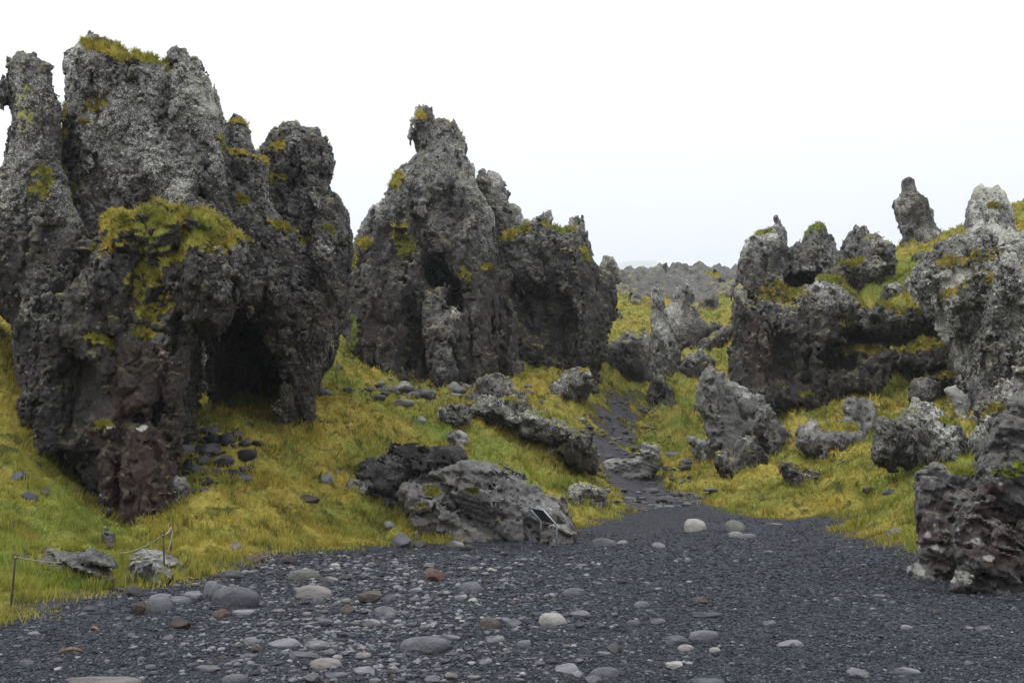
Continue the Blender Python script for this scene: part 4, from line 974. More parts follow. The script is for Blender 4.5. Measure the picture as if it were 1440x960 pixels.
# stones of the beach read off the photo: px, row of the middle, width px, height px, shape, tone, label
STONES = [
 (221, 848, 33, 24, 'round', 'grey', 'smooth round grey boulder lying on gravel left of the long dark saddle stone'),
 (296, 827, 21, 19, 'round', 'grey', 'egg shaped pale grey stone leaning at the left end of the dark saddle stone'),
 (329, 839, 62, 24, 'round', 'slate', 'long dark grey saddle shaped stone, the largest on the left of the beach'),
 (325, 808, 34, 12, 'flat', 'slate', 'flat slate grey stone at the grass edge behind the egg shaped stone'),
 (186, 832, 24, 17, 'angular', 'dark', 'jagged black stone at the grass edge behind the smooth round boulder'),
 (162, 828, 20, 7, 'flat', 'dark', 'thin black slab stone at the edge of the grass on the left'),
 (192, 856, 18, 18, 'angular', 'brown', 'brown upright stone touching the left of the smooth round boulder'),
 (250, 878, 28, 15, 'angular', 'brown', 'dark brown lumpy stone in front of the smooth round boulder'),
 (311, 863, 22, 13, 'angular', 'rust', 'reddish angular stone in front of the dark saddle stone'),
 (342, 862, 32, 9, 'flat', 'pale', 'pale flat stone right of the reddish angular stone'),
 (352, 901, 19, 10, 'round', 'pale', 'small pale oval stone left of the long whitish bar stone'),
 (35, 931, 21, 9, 'round', 'grey', 'grey oval stone alone in the bottom left corner of the beach'),
 (47, 890, 18, 5, 'flat', 'pale', 'thin pale sliver stone near the grass on the far left of the beach'),
 (125, 856, 25, 8, 'flat', 'slate', 'flat slate stone in the gravel left of the brown upright stone'),
 (292, 940, 36, 9, 'flat', 'grey', 'low wide grey stone near the bottom edge left of centre'),
 (328, 955, 31, 11, 'round', 'grey', 'rounded grey stone cut by the bottom edge on the left'),
 (140, 960, 100, 16, 'flat', 'beige', 'wide pale stone at the very bottom of the picture on the left'),
 (236, 895, 17, 8, 'flat', 'grey', 'small bluish grey stone in front of the dark brown lumpy stone'),
 (250, 843, 34, 12, 'flat', 'grey', 'low grey stone between the smooth round boulder and the egg shaped stone'),
 (270, 838, 26, 12, 'flat', 'pale', 'pale low slab stone beside the egg shaped stone'),
 (427, 807, 43, 15, 'round', 'green', 'greenish grey rounded stone behind the big beige oval stone'),
 (440, 832, 50, 17, 'round', 'beige', 'big smooth beige oval stone left of the centre of the beach'),
 (447, 846, 18, 14, 'round', 'slate', 'bluish round stone in front of the big beige oval stone'),
 (358, 785, 26, 12, 'angular', 'rust', 'rust brown block at the grass edge on the left of the beach'),
 (405, 788, 22, 12, 'angular', 'brown', 'dark brown stone at the grass edge behind the greenish rounded stone'),
 (462, 814, 26, 8, 'flat', 'beige', 'flat beige stone right of the greenish rounded stone'),
 (519, 840, 31, 17, 'angular', 'brown', 'jagged brown stone in the midst of the pebble bank'),
 (487, 857, 20, 15, 'angular', 'brown', 'small jagged brown stone in front of the jagged brown one'),
 (545, 843, 20, 11, 'angular', 'slate', 'dark slate stone right of the jagged brown stone'),
 (610, 809, 28, 19, 'angular', 'rust', 'rust brown barrel shaped block standing alone on the gravel'),
 (662, 826, 30, 15, 'round', 'grey', 'rounded grey stone right of the rust brown barrel shaped block'),
 (648, 842, 17, 9, 'angular', 'pale', 'small pale broken stone in front of the rounded grey stone'),
 (665, 843, 14, 6, 'flat', 'cream', 'small whitish flat stone in front of the rounded grey stone'),
 (542, 860, 33, 13, 'round', 'grey', 'grey loaf shaped stone below the jagged brown stone'),
 (548, 866, 14, 8, 'round', 'pale', 'little pale pebble against the front of the grey loaf shaped stone'),
 (522, 875, 25, 11, 'flat', 'pale', 'pale tilted stone in front of the grey loaf shaped stone'),
 (688, 876, 28, 16, 'round', 'brown', 'dark brown half buried stone left of the cream oval stone'),
 (398, 905, 46, 13, 'flat', 'pale', 'long whitish bar stone at the lower left'),
 (445, 907, 33, 12, 'flat', 'pale', 'white flat topped stone right of the long whitish bar stone'),
 (457, 933, 44, 14, 'round', 'pink', 'pinkish loaf stone near the bottom edge left of centre'),
 (512, 943, 27, 11, 'angular', 'pale', 'pale wedge stone right of the pinkish loaf stone'),
 (472, 949, 31, 8, 'flat', 'pale', 'thin pale stone in front of the pinkish loaf stone'),
 (597, 906, 66, 18, 'round', 'grey', 'wide grey domed stone half buried in the lower middle'),
 (425, 922, 46, 9, 'flat', 'grey', 'thin grey slab behind the pinkish loaf stone'),
 (360, 911, 17, 11, 'angular', 'brown', 'small brown stone in front of the small pale oval stone'),
 (630, 896, 34, 8, 'flat', 'pale', 'thin pale slab behind the wide grey domed stone'),
 (682, 930, 20, 8, 'flat', 'pale', 'pale flat stone right of the wide grey domed stone'),
 (979, 739, 30, 17, 'round', 'cream', 'pale round boulder where the path meets the beach'),
 (1036, 740, 28, 17, 'round', 'green', 'greenish round boulder right of the pale round one at the path mouth'),
 (1035, 751, 20, 8, 'round', 'pale', 'pale low stone against the front of the greenish round boulder'),
 (1052, 754, 25, 7, 'round', 'grey', 'grey low stone in front and right of the greenish round boulder'),
 (849, 763, 36, 14, 'round', 'slate', 'dark grey mound shaped stone right of the information board'),
 (875, 762, 17, 6, 'flat', 'pale', 'small pale flat stone right of the dark grey mound shaped stone'),
 (927, 767, 19, 8, 'round', 'pale', 'pale oval stone between the information board and the path mouth boulders'),
 (807, 832, 33, 11, 'round', 'grey', 'grey low dome stone in the middle of the beach behind the cream oval stone'),
 (778, 870, 38, 16, 'round', 'cream', 'cream oval stone, the brightest on the open gravel'),
 (771, 880, 23, 9, 'round', 'grey', 'grey stone touching the front of the cream oval stone'),
 (817, 863, 29, 8, 'flat', 'pale', 'pale flat stone right of the cream oval stone'),
 (864, 911, 20, 15, 'angular', 'dark', 'sharp black stone in the lower middle of the beach'),
 (850, 919, 20, 5, 'flat', 'pale', 'thin pale stone at the front of the sharp black stone'),
 (986, 846, 20, 11, 'angular', 'brown', 'brownish two toned stone on the open gravel right of centre'),
 (994, 865, 46, 7, 'flat', 'slate', 'wide slate slab nearly sunk in front of the brownish two toned stone'),
 (991, 893, 43, 12, 'round', 'grey', 'grey domed stone at the lower right of centre'),
 (952, 900, 31, 12, 'flat', 'slate', 'slate slab left of the grey domed stone'),
 (965, 911, 22, 9, 'round', 'pink', 'pinkish stone in front of the slate slab right of centre'),
 (1006, 913, 15, 6, 'round', 'cream', 'tiny whitish pebble in front of the grey domed stone'),
 (949, 936, 22, 11, 'angular', 'cream', 'whitish angular stone near the bottom edge right of centre'),
 (799, 941, 36, 15, 'flat', 'pale', 'pale tilted slab near the bottom edge at the middle'),
 (813, 947, 16, 9, 'angular', 'pale', 'small pale broken stone at the right end of the pale tilted slab'),
 (851, 945, 40, 13, 'round', 'grey', 'grey rounded stone at the bottom between the pale tilted slab and the whitish angular stone'),
 (737, 904, 19, 9, 'round', 'grey', 'small grey stone left of the sharp black stone, in front of the cream oval'),
 (696, 899, 26, 10, 'flat', 'pale', 'pale stone in front of the dark brown half buried stone'),
 (723, 876, 22, 13, 'angular', 'grey', 'broken grey stone between the dark brown half buried stone and the cream oval'),
 (997, 958, 46, 10, 'flat', 'grey', 'grey slab cut by the bottom edge right of centre'),
 (903, 850, 22, 9, 'round', 'grey', 'low grey stone left of the brownish two toned stone'),
 (891, 875, 19, 8, 'round', 'grey', 'small grey dome between the cream oval and the brownish two toned stone'),
 (925, 873, 22, 8, 'flat', 'grey', 'small grey flat stone behind the slate slab right of centre'),
 (1112, 905, 37, 10, 'flat', 'pale', 'pale flat slab with a dark chip lying on the open gravel at the right'),
 (1116, 908, 9, 8, 'angular', 'dark', 'black chip lying against the front of the pale flat slab at the right'),
 (1209, 947, 29, 15, 'angular', 'pale', 'pale pointed stone near the bottom right'),
 (1273, 942, 41, 11, 'flat', 'pale', 'long pale stone at the bottom right'),
 (1082, 875, 19, 7, 'flat', 'pale', 'small pale stone on the open gravel behind the pale flat slab'),
 (1276, 882, 16, 6, 'round', 'pale', 'small pale stone alone on the right of the beach'),
 (1385, 884, 22, 6, 'flat', 'grey', 'flat grey stone in front of the near brown rock'),
 (1238, 838, 20, 5, 'flat', 'pale', 'pale thin stone on gravel left of the near brown rock'),
 (1088, 737, 24, 4, 'flat', 'pale', 'thin pale slab at the dark gravel bay under the right slope'),
]
taken = []; FOOT = []
def ground_stone(px, row, w, h, shape, tone, label, name='beach_stone', cat='stone', group='stones on the black beach', seed=0, hf=hfull, small=False):
    p = ground_hit(px, row + h * 0.45, hf)[0]
    k = p[1] / FPX; ww = w * k; hh = h * k
    slope = max(0.12, 1.7 / p[1])
    dep = min(ww * 0.85, max(ww * 0.35, hh * 1.2)) if shape != 'angular' else min(ww, hh * 1.3)
    vis = max(hh - dep * slope * 0.35, hh * 0.6)
    sink = 0.40 if shape == 'round' else 0.28
    r = random.Random(seed); FOOT.append((p[0], p[1] + dep * .35, max(ww, dep) * .5))
    if small: sink = 0.10
    return tag(stone_obj(name, shape, tone, (p[0], p[1] + dep * 0.35, p[2]), ww * 1.05, dep, vis / (1 - sink), r.uniform(-.3, .3), sink, r.uniform(-.1, .1), seed), label, cat, group)
for i, s in enumerate(STONES):
    ground_stone(*s, seed=i); taken.append((s[0], s[1], s[2]))

# blocks lying in the grass
BLOCKS = [
 (288, 632, 40, 20, 'angular', 'dark', 'black broken block below the mouth of the big cave'),
 (252, 640, 32, 22, 'angular', 'slate', 'slate dark block between the red pillar and the cave rubble'),
 (315, 645, 34, 16, 'angular', 'slate', 'lowest slate block of the rubble under the big cave'),
 (340, 672, 26, 10, 'flat', 'slate', 'flat slate rock in the grass below the cave rubble'),
 (272, 660, 34, 16, 'angular', 'dark', 'dark block right of the red pillar at half its height'),
 (330, 612, 22, 12, 'angular', 'brown', 'brownish block on the right side of the cave rubble'),
 (290, 690, 20, 10, 'angular', 'slate', 'small dark rock in the grass between the red pillar and the slope'),
 (430, 700, 34, 13, 'angular', 'brown', 'brown low rock in the grass left of the black angular boulder'),
 (458, 672, 18, 14, 'angular', 'grey', 'grey small rock in the grass above the brown low rock'),
 (472, 660, 30, 8, 'angular', 'grey', 'slanted grey rock sliver in the grass left of the black angular boulder'),
 (565, 568, 34, 9, 'flat', 'pale', 'pale flat rock in the grass below the middle formation'),
 (545, 548, 18, 7, 'flat', 'grey', 'small grey rock in the grass at the foot of the middle formation'),
 (562, 760, 30, 20, 'angular', 'grey', 'grey block at the beach edge left of the largest grey boulder'),
 (590, 765, 18, 10, 'angular', 'slate', 'dark small block at the left foot of the largest grey boulder'),
 (548, 738, 16, 12, 'angular', 'pale', 'pale small block in the grass left of the largest grey boulder'),
 (640, 765, 26, 10, 'flat', 'pale', 'pale flat block at the foot of the largest grey boulder'),
 (655, 770, 18, 8, 'angular', 'dark', 'black small block on the beach at the foot of the largest grey boulder'),
 (330, 768, 18, 12, 'angular', 'grey', 'grey rock low on the grass near the left beach edge'),
 (22, 668, 24, 16, 'angular', 'slate', 'dark rock in the grass at the left edge under the tall pillar'),
 (38, 700, 22, 14, 'angular', 'slate', 'dark mossy rock low in the grass at the left edge'),
 (60, 690, 16, 12, 'angular', 'brown', 'brown small rock in the grass under the tall pillar'),
 (1225, 684, 20, 10, 'angular', 'brown', 'brown bare rock low on the right grass slope'),
 (1252, 690, 20, 8, 'angular', 'slate', 'slate rock low on the right grass slope beside the brown bare one'),
 (1262, 747, 26, 10, 'flat', 'grey', 'grey flat rock in the bright grass left of the near brown rock'),
 (945, 640, 22, 10, 'flat', 'grey', 'grey flat rock on the grass right of the stepped path rock'),
 (965, 648, 18, 9, 'angular', 'slate', 'dark small rock right of the grey flat rock beside the path'),
 (915, 690, 26, 7, 'flat', 'slate', 'slate slab on the lower path below the stepped rock'),
 (880, 615, 20, 5, 'flat', 'slate', 'thin slab across the middle of the path'),
 (860, 600, 18, 5, 'flat', 'slate', 'thin slab across the upper part of the path'),
 (868, 585, 16, 5, 'flat', 'slate', 'uppermost thin slab on the path'),
 (590, 590, 16, 10, 'angular', 'pale', 'small pale rock at the left end of the long undercut outcrop'),
 (600, 555, 18, 9, 'angular', 'pale', 'pale block in the grass under the slim pale lichened rock'),
 (665, 555, 24, 10, 'angular', 'slate', 'dark block under the small cave of the middle formation'),
 (475, 520, 14, 9, 'angular', 'grey', 'grey small rock on the upper grass between the two big formations'),
]
for i, s in enumerate(BLOCKS):
    ground_stone(*s, name='loose_rock', cat='rock', group='loose rocks in the grass', seed=40 + i)

# the many smaller stones: still one object each, named by their look and the marked stone they lie by
LAND = [(s[0], s[1], n) for s, n in zip(STONES, [None] * len(STONES))]
short = {0: 'smooth round grey boulder', 2: 'dark saddle shaped stone', 7: 'dark brown lumpy stone', 8: 'reddish angular stone', 11: 'grey oval stone in the bottom left corner', 14: 'low wide grey stone near the bottom edge',
         16: 'wide pale stone at the very bottom', 20: 'greenish grey rounded stone', 21: 'big beige oval stone', 26: 'jagged brown stone in the pebble bank', 29: 'rust brown barrel shaped block', 30: 'rounded grey stone beside the rust block',
         33: 'grey loaf shaped stone', 36: 'dark brown half buried stone', 37: 'long whitish bar stone', 38: 'white flat topped stone', 39: 'pinkish loaf stone', 42: 'wide grey domed stone', 47: 'pale round boulder at the path mouth',
         51: 'dark grey mound shaped stone', 54: 'grey low dome stone', 55: 'cream oval stone', 58: 'sharp black stone', 60: 'brownish two toned stone', 62: 'grey domed stone right of centre', 66: 'whitish angular stone', 67: 'pale tilted slab',
         77: 'pale flat slab with a dark chip', 79: 'pale pointed stone at the bottom right', 82: 'small pale stone alone on the right'}
LM = [(STONES[k][0], STONES[k][1], n) for k, n in short.items()]
used_labels = set(); made = 0; tries = 0
rr = random.Random(3)
TONES = {'grey': 'mid grey', 'pale': 'pale', 'slate': 'dark grey', 'dark': 'black', 'beige': 'beige', 'cream': 'whitish', 'pink': 'pinkish', 'brown': 'brown'}
while made < 200 and tries < 6000:
    tries += 1
    px = rr.gauss(560, 240); row = rr.uniform(775, 958)
    if not (10 < px < 1430): continue
    dens = math.exp(-((px - 540) / 230) ** 2) + 0.12
    if rr.random() > dens: continue
    edge = np.interp(px, [0, 110, 240, 370, 600, 800, 1290, 1440], [890, 850, 826, 788, 772, 764, 800, 850])
    if row < edge: continue
    w = rr.uniform(8.5, 15) * (0.55 + 0.55 * (row - 760) / 200)
    if rr.random() < .2: w *= 1.5
    if any(abs(px - a) < (w + c) * .55 and abs(row - b) < 9 for a, b, c in taken): continue
    lx, ly, ln = min(LM, key=lambda t: ((t[0] - px) / 1.6) ** 2 + (t[1] - row) ** 2)
    dx, dy = (px - lx) / 1.6, row - ly
    rel = ('right of' if dx > 0 else 'left of') if abs(dx) > abs(dy) * 1.3 else ('in front of' if dy > 0 else 'behind') if abs(dy) > abs(dx) * 1.3 else ('in front and %s of' if dy > 0 else 'behind and %s of') % ('right' if dx > 0 else 'left')
    tone = rr.choices(['grey', 'pale', 'slate', 'dark', 'beige', 'cream', 'pink', 'brown'], [34, 16, 30, 8, 8, 2, 3, 5])[0]
    shape = rr.choices(['round', 'flat', 'angular'], [4, 4, 3])[0]
    word = {'round': 'rounded pebble', 'flat': 'flat pebble', 'angular': 'broken pebble'}[shape]
    label = f"{TONES[tone]} {word} {rel} the {ln}"
    if label in used_labels or len(label.split()) > 16: continue
    used_labels.add(label); taken.append((px, row, w))
    ground_stone(px, row, w, w * {'round': .5, 'flat': .3, 'angular': .6}[shape], shape, tone, label, name='beach_pebble', cat='pebble', group='small stones strewn on the black beach', seed=rr.randrange(1000), small=True)
    made += 1

# ------------------------------------------------------------------ gravel grains and pebbles nobody could count
def scatter_px(n, x0, x1, r0, r1, densf=None):
    px = RNG.uniform(x0, x1, n); row = RNG.uniform(r0, r1, n)
    if densf is not None:
        k = RNG.random(n) < densf(px, row); px, row = px[k], row[k]
    u = (px - 720) / FPX; v = (480 - row) / FPX; den = CT - v * ST
    t = -EYE / (ST + v * CT)          # level beach
    return np.stack([u * t, den * t], 1), px, row
def clear(xy, size):
    """no grains where a larger stone already lies"""
    ok = np.ones(len(xy), bool); sz = size * np.ones(len(xy))
    for fx, fy, fr in FOOT:
        ok &= (xy[:, 0] - fx) ** 2 + (xy[:, 1] - fy) ** 2 > (fr * .95 + sz * .5) ** 2
    return ok
def grains(name, xy, size, tone_mat, squash=.6, label=None):
    n = len(xy); z = hfull(xy[:, 0], xy[:, 1])
    bv, bf = ICO1
    r = RNG
    sc = size[:, None] * np.stack([r.uniform(.7, 1.2, n), r.uniform(.6, 1.1, n), squash * r.uniform(.6, 1.2, n)], 1) * .5
    a = r.random(n) * 6.283; ca, sa = np.cos(a), np.sin(a)
    jit = 1 + r.uniform(-.28, .28, (n, len(bv), 1))
    v = bv[None] * jit * sc[:, None, :]
    x = v[..., 0] * ca[:, None] - v[..., 1] * sa[:, None]; y = v[..., 0] * sa[:, None] + v[..., 1] * ca[:, None]
    V = np.stack([x + xy[:, None, 0], y + xy[:, None, 1], v[..., 2] + z[:, None] + sc[:, None, 2] * .25], -1).reshape(-1, 3)
    Fc = (bf[None] + (np.arange(n) * len(bv))[:, None, None]).reshape(-1, 3)
    me = new_mesh(name, V, Fc, True)
    set_attr(me, 'shade', np.repeat(r.random(n), len(bv)))
    return tag(link(name, me, tone_mat), kind='stuff')
def mat_grain(name, stops):
    m, nt, bs = nodes(name); b = NB(nt)
    rp = b.n('ShaderNodeValToRGB'); b.put(rp.inputs[0], b.attr('shade'))
    el = rp.color_ramp.elements
    el[0].position, el[0].color = stops[0][0], (*stops[0][1], 1); el[1].position, el[1].color = stops[1][0], (*stops[1][1], 1)
    for p, c in stops[2:]:
        e = el.new(p); e.color = (*c, 1)
    nt.links.new(rp.outputs[0], bs.inputs['Base Color']); bs.inputs['Roughness'].default_value = 0.7; bs.inputs['Specular IOR Level'].default_value = 0.2
    return m
M['grain'] = mat_grain('gravel_grains', [(0, (.009, .010, .015)), (1, (.14, .143, .158)), (.55, (.027, .029, .039)), (.84, (.050, .054, .068)), (.93, (.058, .061, .073)), (.975, (.09, .093, .104))])
M['pebbles'] = mat_grain('pebble_mix', [(0, (.025, .026, .032)), (1, (.26, .26, .262)), (.3, (.060, .063, .073)), (.55, (.10, .103, .115)), (.75, (.15, .153, .165)), (.88, (.20, .20, .21)), (.93, (.060, .048, .042))])
xy, px, row = scatter_px(90000, -40, 1480, 748, 985)
ok = poly_sd(xy[:, 0], xy[:, 1], BEACH) > 0.05
xy = xy[ok]; xy = xy[clear(xy, .03)]; grains('beach_gravel', xy, np.clip(xy[:, 1] * .0026, .018, .06) * RNG.uniform(.6, 1.5, len(xy)), M['grain'])
def pdens(px, row): return np.clip(np.exp(-((px - 520) / 220) ** 2) * sstep(765, 800, row) * (1 - .35 * sstep(880, 960, row)) + .05, 0, 1)
xy, px, row = scatter_px(30000, -20, 1460, 760, 965, pdens)
ok = poly_sd(xy[:, 0], xy[:, 1], BEACH) > 0.1
xy = xy[ok]; sz = xy[:, 1] / FPX * RNG.gamma(2.4, 2.0, len(xy)).clip(2.5, 13); ok = clear(xy, sz); grains('pebble_bank', xy[ok], sz[ok], M['pebbles'], .5)

def rubble():
    n = 9000
    Y = np.exp(RNG.uniform(math.log(38), math.log(66), n)); x = RNG.uniform(.06, .2, n) * Y
    q = p3(x, Y); sp0 = poly_sd(x, Y, PATH)
    k = (sp0 > -1.6) & (fbm(q * F32(.6), 2, off=40) > -.05) & (RNG.random(n) < .17)
    xy = np.stack([x[k], Y[k]], 1)
    g = ground_hit(RNG.normal(285, 34, 260), RNG.normal(640, 26, 260))
    grains('cave_rubble', g[:, :2], RNG.gamma(2.2, .11, len(g)).clip(.08, .7), M['dark_rubble'], .5)
    g = ground_hit(RNG.normal(610, 60, 260), RNG.normal(548, 12, 260))
    grains('cliff_scree', g[:, :2], RNG.gamma(2.0, .16, len(g)).clip(.12, .9), M['rubble'], .6)
    grains('path_rubble', xy, RNG.gamma(2.2, .10, len(xy)).clip(.08, .75), M['rubble'], .38)
M['rubble'] = mat_grain('rubble_mix', [(0, (.03, .03, .033)), (1, (.22, .218, .21)), (.4, (.075, .073, .078)), (.75, (.125, .122, .125))])
M['dark_rubble'] = mat_grain('dark_rubble_mix', [(0, (.014, .014, .017)), (1, (.09, .09, .098)), (.5, (.03, .03, .035)), (.8, (.055, .055, .062))])
rubble()

# ------------------------------------------------------------------ grass on the slopes
def grass_field():
    n = 520000
    px = RNG.uniform(-120, 1560, n); row = RNG.uniform(380, 900, n)
    # sow by screen share of a smooth hillside, then keep what lands on turf
    Y = np.exp(RNG.uniform(math.log(11), math.log(105), n)); x = (px - 720) / FPX * (Y * 1.0)
    h, sb, sp, lava, grass = hn(x, Y, True)
    keep = (np.maximum(sb, sp) < 0.05) & (lava < .5)
    q = p3(x, Y)
    sd = np.maximum(sb, sp) + 0.25 * fbm(q * F32(2.2), 2, off=3)
    keep = (sd < 0.45) & (lava < .5) & (RNG.random(n) < sstep(0.45, -0.6, sd) ** 1.5 + .02)
    x, Y, h = x[keep], Y[keep], h[keep]
    rim = np.concatenate(RIM); rim = rim[RNG.random(len(rim)) < np.clip(60000 / len(rim), 0, 1)]
    rx = rim[:, 0] + RNG.normal(0, .12, len(rim)) * rim[:, 1] / 30; ry = rim[:, 1] + RNG.normal(0, .15, len(rim)) * rim[:, 1] / 30
    rh, sb2, sp2, lv2, _g = hn(rx, ry, True)
    kk = (np.maximum(sb2, sp2) < -.1) & (lv2 < .5); n0 = len(x)
    x, Y, h = np.concatenate([x, rx[kk]]), np.concatenate([Y, ry[kk]]), np.concatenate([h, rh[kk]])
    e = 0.08
    gx = (hb(x + e, Y) - hb(x - e, Y)) / (2 * e); gy = (hb(x, Y + e) - hb(x, Y - e)) / (2 * e)
    nr = np.stack([-gx, -gy, np.ones(len(x))], 1); nr /= np.linalg.norm(nr, axis=1, keepdims=True)
    q = p3(x, Y)
    tall = 0.35 + 1.3 * np.clip(fbm(q * F32(0.9), 3, off=31) + .2, 0, 1)
    tall[n0:] = 1.5
    tag(blades('grass', np.stack([x, Y, h - 0.01], 1), nr, (0.11 + 0.0016 * Y) * tall, np.clip(Y * 0.00115, 0.012, 0.11), 0.75), kind='stuff')
grass_field()
def tussocks():
    n = 5200
    Y = np.exp(RNG.uniform(math.log(12), math.log(80), n)); x = RNG.uniform(-.58, .6, n) * Y
    h, sb, sp, lava, g = hn(x, Y, True)
    k = (np.maximum(sb, sp) < -.15) & (lava < .5) & (fbm(p3(x, Y) * F32(.5), 2, off=50) > 0.0)
    x, Y = x[k], Y[k]; m = 34
    X = (x[:, None] + RNG.normal(0, .055, (len(x), m)) * (Y / 25 + .4)[:, None]).ravel(); YY = (Y[:, None] + RNG.normal(0, .055, (len(x), m)) * (Y / 25 + .4)[:, None]).ravel()
    hh = hn(X, YY)
    sz = np.repeat(RNG.uniform(.6, 1.35, len(x)), m)
    out = np.stack([X - np.repeat(x, m), YY - np.repeat(Y, m), np.full(len(X), .12)], 1); out /= np.linalg.norm(out, axis=1, keepdims=True)
    tag(blades('grass', np.stack([X, YY, hh - .02], 1), out * .7 + np.array([0, 0, .5]), (.14 + .0024 * YY) * sz, np.clip(YY * .0009, .010, .07), .35), kind='stuff')
tussocks()

# ------------------------------------------------------------------ rope fence, board, driftwood
def tube(path, r, nseg=10, closed_ends=True):
    path = [Vector(p) for p in path]; V = []; Fq = []
    up0 = Vector((0, 0, 1))
    for i, p in enumerate(path):
        d = (path[min(i + 1, len(path) - 1)] - path[max(i - 1, 0)]).normalized()
        a = d.cross(Vector((0.13, 0.99, 0.05)));
        if a.length < 1e-3: a = d.cross(up0)
        a.normalize(); b = d.cross(a)
        rr_ = r[i] if isinstance(r, (list, tuple)) else r
        for k in range(nseg):
            t = 2 * math.pi * k / nseg
            V.append(p + (a * math.cos(t) + b * math.sin(t)) * rr_)
    for i in range(len(path) - 1):
        for k in range(nseg):
            k2 = (k + 1) % nseg
            Fq.append((i * nseg + k, i * nseg + k2, (i + 1) * nseg + k2, (i + 1) * nseg + k))
    n0 = len(V); V.append(path[0]); V.append(path[-1])
    for k in range(nseg):
        k2 = (k + 1) % nseg
        Fq.append((n0, k2, k, k)); m = (len(path) - 1) * nseg; Fq.append((n0 + 1, m + k, m + k2, m + k2))
    return [tuple(v) for v in V], Fq
def py_mesh(name, V, Fs, smooth=True):
    me = bpy.data.meshes.new(name); me.from_pydata(V, [], [tuple(dict.fromkeys(f)) for f in Fs])
    for p in me.polygons: p.use_smooth = smooth
    return me
def bend(pts, n=8):
    """round the corners of a path"""
    P = [Vector(p) for p in pts]; out = [P[0]]
    for i in range(1, len(P) - 1):
        a = P[i].lerp(P[i - 1], min(.35, .09 / (P[i] - P[i - 1]).length)); c = P[i].lerp(P[i + 1], min(.35, .09 / (P[i + 1] - P[i]).length))
        for k in range(n + 1):
            t = k / n; out.append(a.lerp(P[i], t).lerp(P[i].lerp(c, t), t))
    out.append(P[-1]); return out

def rope_post(px_top, row_top, px_foot, row_foot, label, Y=None):
    p = ground_hit(px_foot, row_foot, hfull)[0]
    if Y is not None: p = W(px_foot, row_foot, Y)
    t = W(px_top, row_top, p[1])
    root = thing('rope_post', label, 'post', tuple(p), 'iron posts of the rope fence')
    d = Vector(t - p)
    V, Fs = tube([Vector((0, 0, -.15)), d * .3, d * .7 + Vector((.004, 0, 0)), d], 0.014, 8)
    link('rod', py_mesh('rod', V, Fs), M['iron'], root)
    ring = [d + Vector((0.03 * math.cos(a), 0.0, 0.03 + 0.03 * math.sin(a))) for a in np.linspace(-1.57, 4.7, 15)]
    V, Fs = tube(ring, 0.007, 6)
    link('eyelet', py_mesh('eyelet', V, Fs), M['iron'], root)
    return Vector(p) + d + Vector((0, 0, .03))
pa = rope_post(21, 786, 15, 857, 'leaning rusty iron rope post in the grass at the far left')
pb = rope_post(229, 754, 232, 818, 'rusty iron rope post beside the dark brown boulder')
pc = rope_post(241, 742, 240, 785, 'rearmost rope post with the rope hanging down beside it')
def hang(a, b, sag, n=24):
    return [a.lerp(b, k / n) + Vector((0, 0, -sag * 4 * (k / n) * (1 - k / n))) for k in range(n + 1)]
g1 = Vector(ground_hit(160, 783, hfull)[0]) + Vector((0, -.1, .10))
r1 = hang(pa, g1, .12) + hang(g1, pb, .10)[1:]
V, Fs = tube(r1, 0.008, 8); o = link('rope', py_mesh('rope', V, Fs), M['rope'])
tag(o, 'thin pale rope sagging from the leaning left post to the second post', 'rope')
r2 = hang(pb, pc, .05, 8) + [pc + Vector((.03, -.03, -.12)), pc + Vector((.02, -.06, -.34)), pc + Vector((-.06, -.05, -.52)), pc + Vector((-.10, -.03, -.60))]
V, Fs = tube(r2, 0.009, 8); o = link('rope', py_mesh('rope', V, Fs), M['rope'])
tag(o, 'short rope end hanging loose down the rearmost post', 'rope')

# lectern shaped information board seen from behind its near end
bA = ground_hit(783, 770, hfull)[0]
root = thing('information_board', 'low metal information board with a slanting dark panel beside the largest grey boulder', 'sign', tuple(bA))
ln = Vector((-0.34, 2.0, 0.0))                                   # from the near leg to the far leg
rise = Vector((-0.33, -0.02, 0.38))
for off in (Vector((0, 0, 0)), ln):
    gz = float(hfull(bA[0] + off.x, bA[1] + off.y)) - bA[2]
    foot = off + Vector((0, 0, gz - .2)); top = Vector((off.x, off.y, 0.57))
    V, Fs = tube(bend([foot, top, top + rise]), 0.026, 12)
    link('leg', py_mesh('leg', V, Fs), M['steel'], root)
V, Fs = tube([Vector((0, 0, .57)) + rise, Vector((ln.x, ln.y, .57)) + rise], 0.026, 12)
link('rail', py_mesh('rail', V, Fs), M['steel'], root)
nrm = rise.cross(ln).normalized()
if nrm.z < 0: nrm = -nrm
def slab(a, u, v, th, n):
    c = [a, a + u, a + u + v, a + v]; V = [tuple(p) for p in c] + [tuple(p + n * th) for p in c]
    return V, [(0, 1, 2, 3), (4, 7, 6, 5), (0, 4, 5, 1), (1, 5, 6, 2), (2, 6, 7, 3), (3, 7, 4, 0)]
base = Vector((0, 0, .57)) + nrm * 0.028 + rise * .02 + ln * .02
V, Fs = slab(base, rise * .96, ln * .96, .02, nrm)
me = py_mesh('panel', V, Fs, False); panel = link('panel', me, M['panel'], root)
V, Fs = slab(base + nrm * .023 + rise * .03 + ln * .02, rise * .9, ln * .92, .003, nrm)
link('printed_face', py_mesh('printed_face', V, Fs, False), M['print'], panel)

